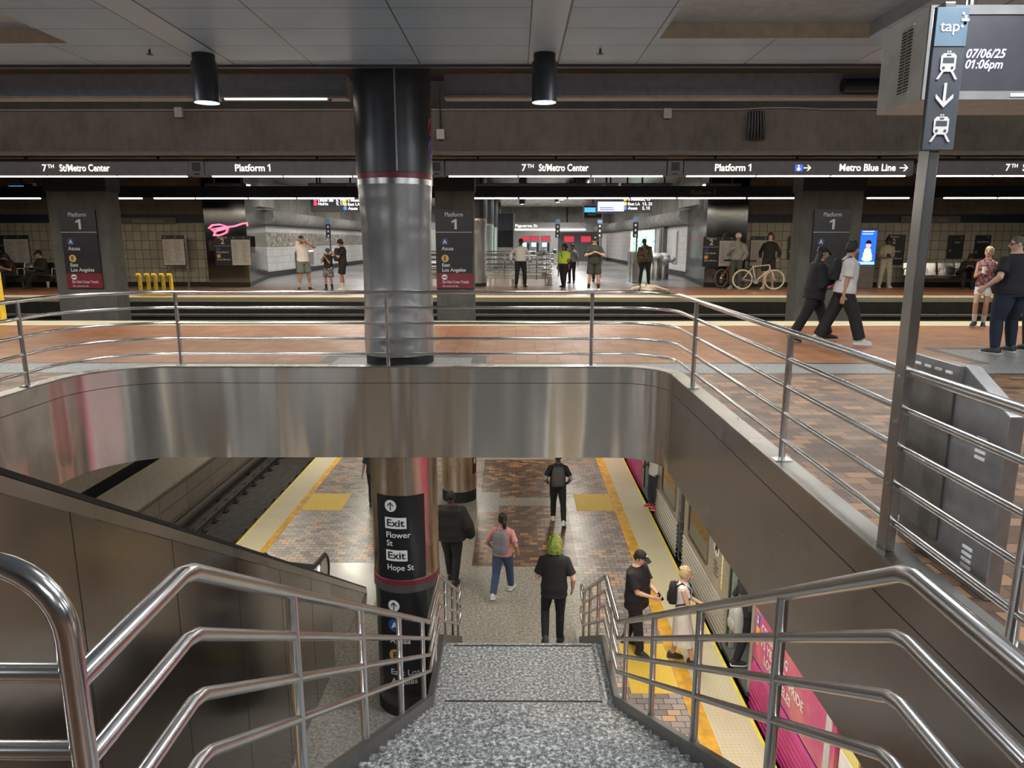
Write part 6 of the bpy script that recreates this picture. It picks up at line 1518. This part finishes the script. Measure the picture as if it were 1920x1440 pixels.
p, h = stand_at(1379, 541, 438); person('cyclist in white helmet and grey hooded top holding a dark orange bicycle', p, -30, h, 'tan', 1.0, lh=(.26, .22, .98), rh=(.14, .20, 1.25), lf=(.1, 0, .085), rf=(.12, .1, .085), head=(18, 0), top=((.22, .24, .22), 'long', .92, .03), bottom=((.06, .07, .065), 'trousers', .014), shoes=((.3, .3, .3), (.6, .6, .6)), hair=('short', DK), hat=('helmet', (.62, .60, .58)), bag=('pack', (.22, .025, .03), 'dark red backpack of the cyclist in helmet'))
p, h = stand_at(1438, 542, 437); person('man in black long-sleeved top and dark shorts holding a cream bicycle', p, -28, h, 'light', 1.0, lh=(.30, .18, .98), rh=(.26, .06, .98), lf=(.14, -.1, .085), rf=(.1, .14, .085), top=(BLK, 'long', .95, .016), bottom=((.02, .022, .03), 'shorts', .02), shoes=((.55, .52, .46), (.66, .64, .6)), hair=('short', (.03, .02, .015)), head=(12, 0))
p, h = stand_at(1656, 539.5, 445); person('person in beige sweatshirt and trousers looking at a phone by the kiosk', p, -8, h, 'dark', 1.04, lh=(.04, .30, 1.12), rh=(.10, .28, 1.12), lf=(.17, 0, .085), rf=(.17, .04, .085), head=(-5, 28), top=((.36, .33, .25), 'long', .94, .03), bottom=((.38, .36, .28), 'trousers', .028), shoes=((.55, .54, .5), (.62, .6, .58)), hair=('short', DK), hold=[('phone', -1, 'phone in the hands of the person in beige')])
def seat_at(px, y): return V(((px - 967) / FPX * (y * .98 + .3), y, 0))
person('person in black leaning forward on the right-hand bench', seat_at(1808, 24.72), -25, 1.74, 'brown', 1.05, sit=.47, lean=34, head=(0, 6), lh=(.1, .5, .72), rh=(.12, .5, .72), lf=(.14, .42, .085), rf=(.14, .46, .085), top=(BLK, 'long', .93, .03), bottom=(BLK, 'trousers', .02), hair=('short', DK))
person('woman in dark clothes seated on the left-hand bench looking at her lap', seat_at(27, 24.72), -35, 1.66, 'tan', 1.0, sit=.47, lean=16, head=(-10, 22), lh=(.10, .40, .74), rh=(.16, .42, .72), lf=(.12, .44, .085), rf=(.16, .46, .085), top=((.05, .02, .02), 'short', .93, .02), bottom=(BLK, 'trousers', .02), hair=('mid', DK), female=True)
person('man in dark cap and jacket seated at the right end of the left-hand bench', seat_at(82, 24.72), -28, 1.74, 'tan', 1.06, sit=.47, lean=6, head=(-6, 10), lh=(.12, .36, .72), rh=(.16, .38, .70), lf=(.05, .62, .12), rf=(.2, .42, .085), top=((.025, .02, .02), 'long', .93, .03), bottom=(BLK, 'trousers', .02), hair=('short', DK), hat=('cap', BLK))
# ---- near platform
p, h = stand_at(1520, 641, 462); person('walker in black hooded top and cap, left of the walker in white', p, 84, h * 1.0, 'tan', 1.12, lean=6, lh=(.12, .26, 1.12), rh=(.12, .28, 1.16), lf=(.09, .34, .1), rf=(.09, -.36, .13), head=(0, 8), top=(BLK, 'long', .80, .045), bottom=(BLK, 'wide', .01), hair=('long', BLK), hat=('cap', (.012, .012, .013)), hold=[('phone', -1, 'phone held by the walker in black')], shoes=((.015, .015, .015), (.05, .05, .05)))
p, h = stand_at(1574, 648, 453); person('walker in white T-shirt and wide black trousers on the near platform', p, 80, h, 'tan', 1.08, lean=5, lh=(.2, .02, .88), rh=(.2, -.06, .86), lf=(.09, -.34, .14), rf=(.09, .30, .085), head=(8, 6), top=((.60, .585, .56), 'short', .90, .034), bottom=((.014, .013, .014), 'wide', .016), shoes=((.55, .54, .5), (.7, .68, .64)), hair=('short', (.012, .011, .012)), bag=('small', BLK, 'black backpack worn by the walker in white T-shirt'))
p, h = stand_at(1836, 613, 462); person('woman in floral top, white shorts and black sneakers on the near platform', p, -38, h * .99, 'tan', .92, lean=-4, lh=(.3, .12, 1.0), rh=(.06, .26, 1.22), lf=(.06, -.02, .085), rf=(.10, .10, .12), head=(-5, -8), top=(floral, 'none', .88, .016), bottom=((.62, .60, .58), 'shorts', .004, .30), shoes=((.015, .014, .014), (.5, .48, .46)), socks=(.5, .45, .42), hair=('bun', (.36, .25, .14)), female=True, hold=[('cup', -1, 'white cup held by the woman in floral top')])
p, h = stand_at(1882, 662, 443); person('large man in black T-shirt and jeans seen from behind at right', p, 200, h, 'light', 1.42, belly=.07, lh=(.42, .12, 1.0), rh=(.42, .08, .98), lf=(.21, 0, .085), rf=(.2, .05, .085), head=(50, 4), top=(BLK, 'short', .90, .03), bottom=(jean2, 'trousers', .02), shoes=((.03, .03, .035), (.55, .53, .5)), hair=('buzz', (.10, .085, .07)), glasses=True)
p, h = stand_at(1938, 655, 452); person('person in black at the right frame edge, cut off by it', p, 185, h, 'tan', 1.1, top=(BLK, 'long', .85, .03), bottom=(BLK, 'wide', .01), hair=('short', DK), faceon=False)
# ---- lower platform
p, h = stand_at(848, 1091, 921, LZ); person('man in black puffy jacket walking away beside the bronze column', p, 174, h, 'dark', 1.12, lh=(.34, -.02, .92), rh=(.34, .06, .92), lf=(.06, .14, .085), rf=(.08, -.16, .1), top=((.016, .015, .015), 'long', .86, .065), bottom=(BLK, 'trousers', .016), hair=('buzz', (.012, .010, .01)), faceon=False, vox=.008)
p, h = stand_at(943, 1116, 964, LZ); person('person in pink T-shirt and jeans walking away with dark ponytail', p, 165, h, 'tan', 1.04, lh=(.28, .12, .98), rh=(.30, .04, .95), lf=(.12, -.30, .14), rf=(.10, .26, .085), head=(35, 0), top=((.60, .27, .27), 'short', .90, .024), bottom=(jean, 'trousers', .022), shoes=((.55, .55, .54), (.68, .68, .66)), hair=('tail', DK), bag=('pack', (.20, .20, .22), 'grey backpack on the person in pink T-shirt'), vox=.008)
p, h = stand_at(1045, 981, 849, LZ); person('man with grey sleeves and black T-shirt walking away far down the lower platform', p, 178, h, 'dark', 1.02, lh=(.26, .12, 1.0), rh=(.26, .12, 1.0), lf=(.10, .2, .085), rf=(.14, -.3, .15), top=(BLK, 'short', .94, .02), bottom=(BLK, 'trousers', .014), shoes=((.6, .6, .6), (.72, .72, .7)), hair=('buzz', DK), bag=('pack', (.07, .07, .075), 'dark grey backpack on the man with grey sleeves'), extra='greysleeves', faceon=False, vox=.008)
k_ = 5; zs = LNZ - RISE * (k_ + 1); p = onZ(1036, 1196, zs)
k_ = min(9, max(0, int((p.y - LY1) / TREAD))); zs = LNZ - RISE * (k_ + 1); k_ = max(0, k_ - 1); zs = LNZ - RISE * (k_ + 1); p = V((p.x, LY1 + (k_ + .62) * TREAD, zs))
hh = onY(1040, 1006, p.y).z - zs
person('person with green hair in black T-shirt walking down the stairs', p, 176, hh, 'light', .98, lh=(.13, .24, 1.14), rh=(.27, .06, .92), lf=(.12, -.10, .20), rf=(.09, .10, .085), head=(-12, 4), top=(BLK, 'short', .84, .026), bottom=((.014, .014, .017), 'trousers', .008), hair=('shag', (.19, .24, .03)), faceon=False, vox=.008, rcurl=14)
p, h = stand_at(1190, 1217, 1032, LZ); person('man in black T-shirt and black cap looking at his phone on the lower platform', p, 52, h, 'light', 1.2, belly=.03, lh=(.02, .36, 1.10), rh=(.10, .34, 1.08), lf=(.1, -.22, .09), rf=(.12, .16, .085), head=(6, 16), top=(BLK, 'short', .80, .032), bottom=(BLK, 'trousers', .02), shoes=((.02, .02, .022), (.02, .02, .02)), hair=('short', DK), hat=('cap', BLK), extra='logo', hold=[('phone', 1, 'phone in the hands of the man in black cap')], vox=.008)
p, h = stand_at(1275, 1240, 1064, LZ); person('woman in white top and long white skirt walking to the train', p, 76, h, 'light', .96, lh=(.06, .34, 1.08), rh=(.10, .32, 1.06), lf=(.08, -.14, .09), rf=(.08, .2, .085), head=(-6, 12), top=((.66, .66, .68), 'none', .98, .010), bottom=((.66, .65, .62), 'skirt', .01, .36), shoes=((.03, .025, .02), (.12, .09, .07)), hair=('bun', (.50, .38, .20)), female=True, bag=('small', BLK, 'black backpack on the woman in the white skirt'), hold=[('phone', 1, 'phone held by the woman in the white skirt')], vox=.008)
p = onZ(1214, 952, -5.03); p.x = TX - .0; person('person in white T-shirt and jeans standing in the far train doorway', p, -70, 1.76, 'dark', .98, lh=(.26, .1, .95), rh=(.12, .24, 1.1), lf=(.1, 0, .085), rf=(.1, .05, .085), top=((.7, .69, .67), 'short', .88, .028), bottom=((.03, .035, .05), 'trousers', .02), shoes=((.5, .04, .04), (.7, .68, .66)), hair=('short', DK), vox=.009)
p = onZ(1394, 1240, -5.03); p.x = max(p.x, TX + .12); person('person in black stepping into the near train doorway', p, 100, 1.62, 'tan', 1.0, lh=(.24, .16, 1.0), rh=(.24, .1, .95), lf=(.09, .26, .085), rf=(.1, -.2, .10), head=(10, 14), top=((.02, .02, .022), 'long', .92, .03), bottom=(BLK, 'trousers', .02), shoes=((.02, .02, .02), (.7, .7, .68)), hair=('mid', DK), bag=('pack', (.42, .42, .40), 'pale grey backpack hanging low behind the person stepping into the train', .38), faceon=False, vox=.009)
y_ = 17.3; p = V(((702 - 967) / FPX * (y_ * .98 + 1.25), y_, LZ)); person('person mostly hidden behind the bronze column, one bare arm showing', p, 175, 1.72, 'tan', 1.0, lh=(.30, .0, .86), rh=(.28, .02, .86), top=((.03, .03, .035), 'short', .93, .02), bottom=(BLK, 'trousers', .01), hair=('short', DK), faceon=False)
# ---- dog lying on its side at the feet of the man in camouflage
dg = thing('dog', 'cream dog in black harness lying on its side on the far platform', 'dog', (0, 0, 0))
fur = plain('cream_fur', (.62, .55, .45), .9, 0, .08, 30, .3); b = MB()
P0 = onZ(1197, 546, 0); s_ = 1.0
def D(x, y, z): return V((x * s_, y * s_, z * s_))
b.loft([[D(x, oy + ry * math.cos(a), z0 + rz * math.sin(a)) for a in [2 * math.pi * i / 14 for i in range(14)]] for x, oy, z0, ry, rz in ((.0, 0, .10, .05, .05), (.08, 0, .12, .11, .10), (.22, 0, .125, .13, .115), (.38, 0, .11, .11, .10), (.52, .0, .105, .105, .095), (.62, .01, .10, .08, .08), (.66, .01, .10, .03, .03))])
limb(b, [D(.06, -.02, .11), D(-.08, -.05, .09)], [.075, .065]); b.ball(D(-.14, -.07, .085), .085, .075, .07); limb(b, [D(-.18, -.11, .07), D(-.245, -.18, .05)], [.05, .036]); b.ball(D(-.25, -.185, .05), .035)
for yy, zz, x0, k1, k2 in ((-.1, .14, .12, (.26, -.24, .12), (.40, -.31, .06)), (-.1, .07, .10, (.22, -.27, .05), (.34, -.36, .035)), (-.06, .14, .56, (.66, -.18, .11), (.84, -.2, .07)), (-.06, .06, .56, (.72, -.1, .04), (.94, -.12, .035))):
    k2v = D(*k2); limb(b, [D(x0, yy, zz), D(*k1), k2v], [.06, .042, .026]); b.ball(k2v + V((.03, -.01, 0)), .036, .026, .024)
limb(b, [D(.64, .03, .09), D(.78, .12, .05), D(.9, .14, .03)], [.03, .022, .01])
o = b.build('body', fur, dg, 60); soften(o, .012, 4)
b = MB(); b.ball(D(-.12, -.04, .15), .05, .03, .04); b.ball(D(-.10, -.12, .02), .04, .03, .02); b.build('ear', plain('ear_brown', (.2, .14, .1), .9), dg, 60)
b = MB(); b.ball(D(-.28, -.205, .055), .014); b.build('nose', M['black'], dg, 60)
b = MB()
for x in (.05, .24): b.tube([D(x, .132 * math.cos(a), .122 + .125 * math.sin(a)) for a in [2 * math.pi * i / 18 for i in range(18)]], .014, 6, True)
b.build('harness', M['blackmatte'], dg, 60)
dg.location = P0 + V((.0, .12, 0)); dg.scale = (1, 1, 1)
# ---- bicycles
def bicycle(pr, pf, label, fc, tc, rim):
    """pr, pf: ground contact of rear and front wheels"""
    pr, pf = V(pr), V(pf); u = (pf - pr).normalized(); L = (pf - pr).length; t = thing('bicycle', label, 'bicycle', pr); r = .335
    def B(x, z, y=0): return pr + u * x + V((0, 0, z)) + u.cross(V((0, 0, 1))) * y
    fm = plain('frame_paint', fc, .35); steel_ = M['tube']
    for nm, x in (('rear_wheel', 0), ('front_wheel', L)):
        q = MB(); q.tube([B(x + (r - .02) * math.cos(a), r + (r - .02) * math.sin(a)) for a in [2 * math.pi * i / 40 for i in range(40)]], .019, 8, True); wv = q.build(nm, plain('tyre', tc, .6), t, 60)
        q = MB(); q.tube([B(x + (r - .045) * math.cos(a), r + (r - .045) * math.sin(a)) for a in [2 * math.pi * i / 40 for i in range(40)]], .011, 6, True); q.build('rim', plain('rim', rim, .4, .3), wv, 60)
        q = MB()
        for i in range(20):
            a = 2 * math.pi * i / 20; q.tube([B(x + .02 * math.cos(a + .6), r + .02 * math.sin(a + .6), .02 * (-1) ** i), B(x + (r - .05) * math.cos(a), r + (r - .05) * math.sin(a))], .0018, 4)
        q.build('spokes', steel_, wv, 0); q = MB(); q.tube([B(x, r, -.05), B(x, r, .05)], .02, 10); q.build('hub', steel_, wv, 60)
    bb, seat, hd, hdt = B(.42, .28), B(.30, .80), B(L - .16, .68), B(L - .19, .82)
    q = MB()
    for a, b_, rr in ((bb, hd, .019), (seat - V((0, 0, .05)), hdt, .017), (bb, seat, .017), (hd, hdt, .021)): q.tube([a, b_], rr, 8)
    for y in (-.05, .05): q.tube([B(0, r, y), bb], .010, 6).tube([B(0, r, y), seat - V((0, 0, .06))], .009, 6)
    q.build('frame', fm, t, 60); q = MB()
    for y in (-.045, .045): q.tube([hd, B(L - .10, .60, y), B(L - .03, .42, y), B(L, r, y)], .011, 6)
    q.build('fork', fm, t, 60)
    q = MB(); q.tube([seat - V((0, 0, .05)), B(.27, .92)], .013, 8); q.build('seat_post', steel_, t, 60)
    q = MB(); q.loft([[B(x, .94 + dz, y) for y, dz in ((-wd, 0), (-wd * .6, .025), (wd * .6, .025), (wd, 0), (wd * .5, -.025), (-wd * .5, -.025))] for x, wd in ((.12, .07), (.20, .075), (.30, .035), (.41, .02))]); q.build('saddle', M['blackmatte'], t, 60)
    q = MB(); q.tube([hdt, B(L - .2, .93)], .012, 8).tube([B(L - .08, .95, -.26), B(L - .16, .95, -.2), B(L - .16, .95, .2), B(L - .08, .95, .26)], .013, 8); q.build('handlebar', M['black'], t, 60)
    q = MB(); q.tube([B(.42, .28, .05), B(.42, .28, .065)], .085, 18).tube([B(.42, .28, .07), B(.55, .17, .07)], .011, 6).tube([B(.42, .28, -.07), B(.29, .39, -.07)], .011, 6); q.tube([B(0, r, .055), B(0, r, .062)], .035, 12); q.build('crankset', steel_, t, 50)
    q = MB(); q.tube([B(.42, .365, .058), B(0, r + .033, .058)], .006, 4).tube([B(.42, .195, .058), B(0, r - .033, .058)], .006, 4); q.build('chain', M['black'], t, 0)
    for (x, z, y) in ((.55, .17, .12), (.29, .39, -.12)): q = MB(); a = B(x, z, y); q.box(a.x - .05, a.x + .05, a.y - .045, a.y + .045, a.z - .01, a.z + .01); q.build('pedal', M['black'], t, 0)
    return t
a, b = onZ(1391, 543, 0), onZ(1451, 543.5, 0); u = (b - a).normalized(); bicycle(a, a + u * 1.02, 'cream white bicycle with cream tyres leaning by the man in black', (.66, .62, .5), (.62, .56, .42), (.6, .55, .42))
a = onZ(1352, 540.5, 0) + V((0, .05, 0)); bicycle(a, a + V((.92, .5, 0)), 'orange-brown bicycle with black tyres held by the cyclist in helmet', (.35, .10, .04), (.03, .03, .03), (.45, .44, .42))
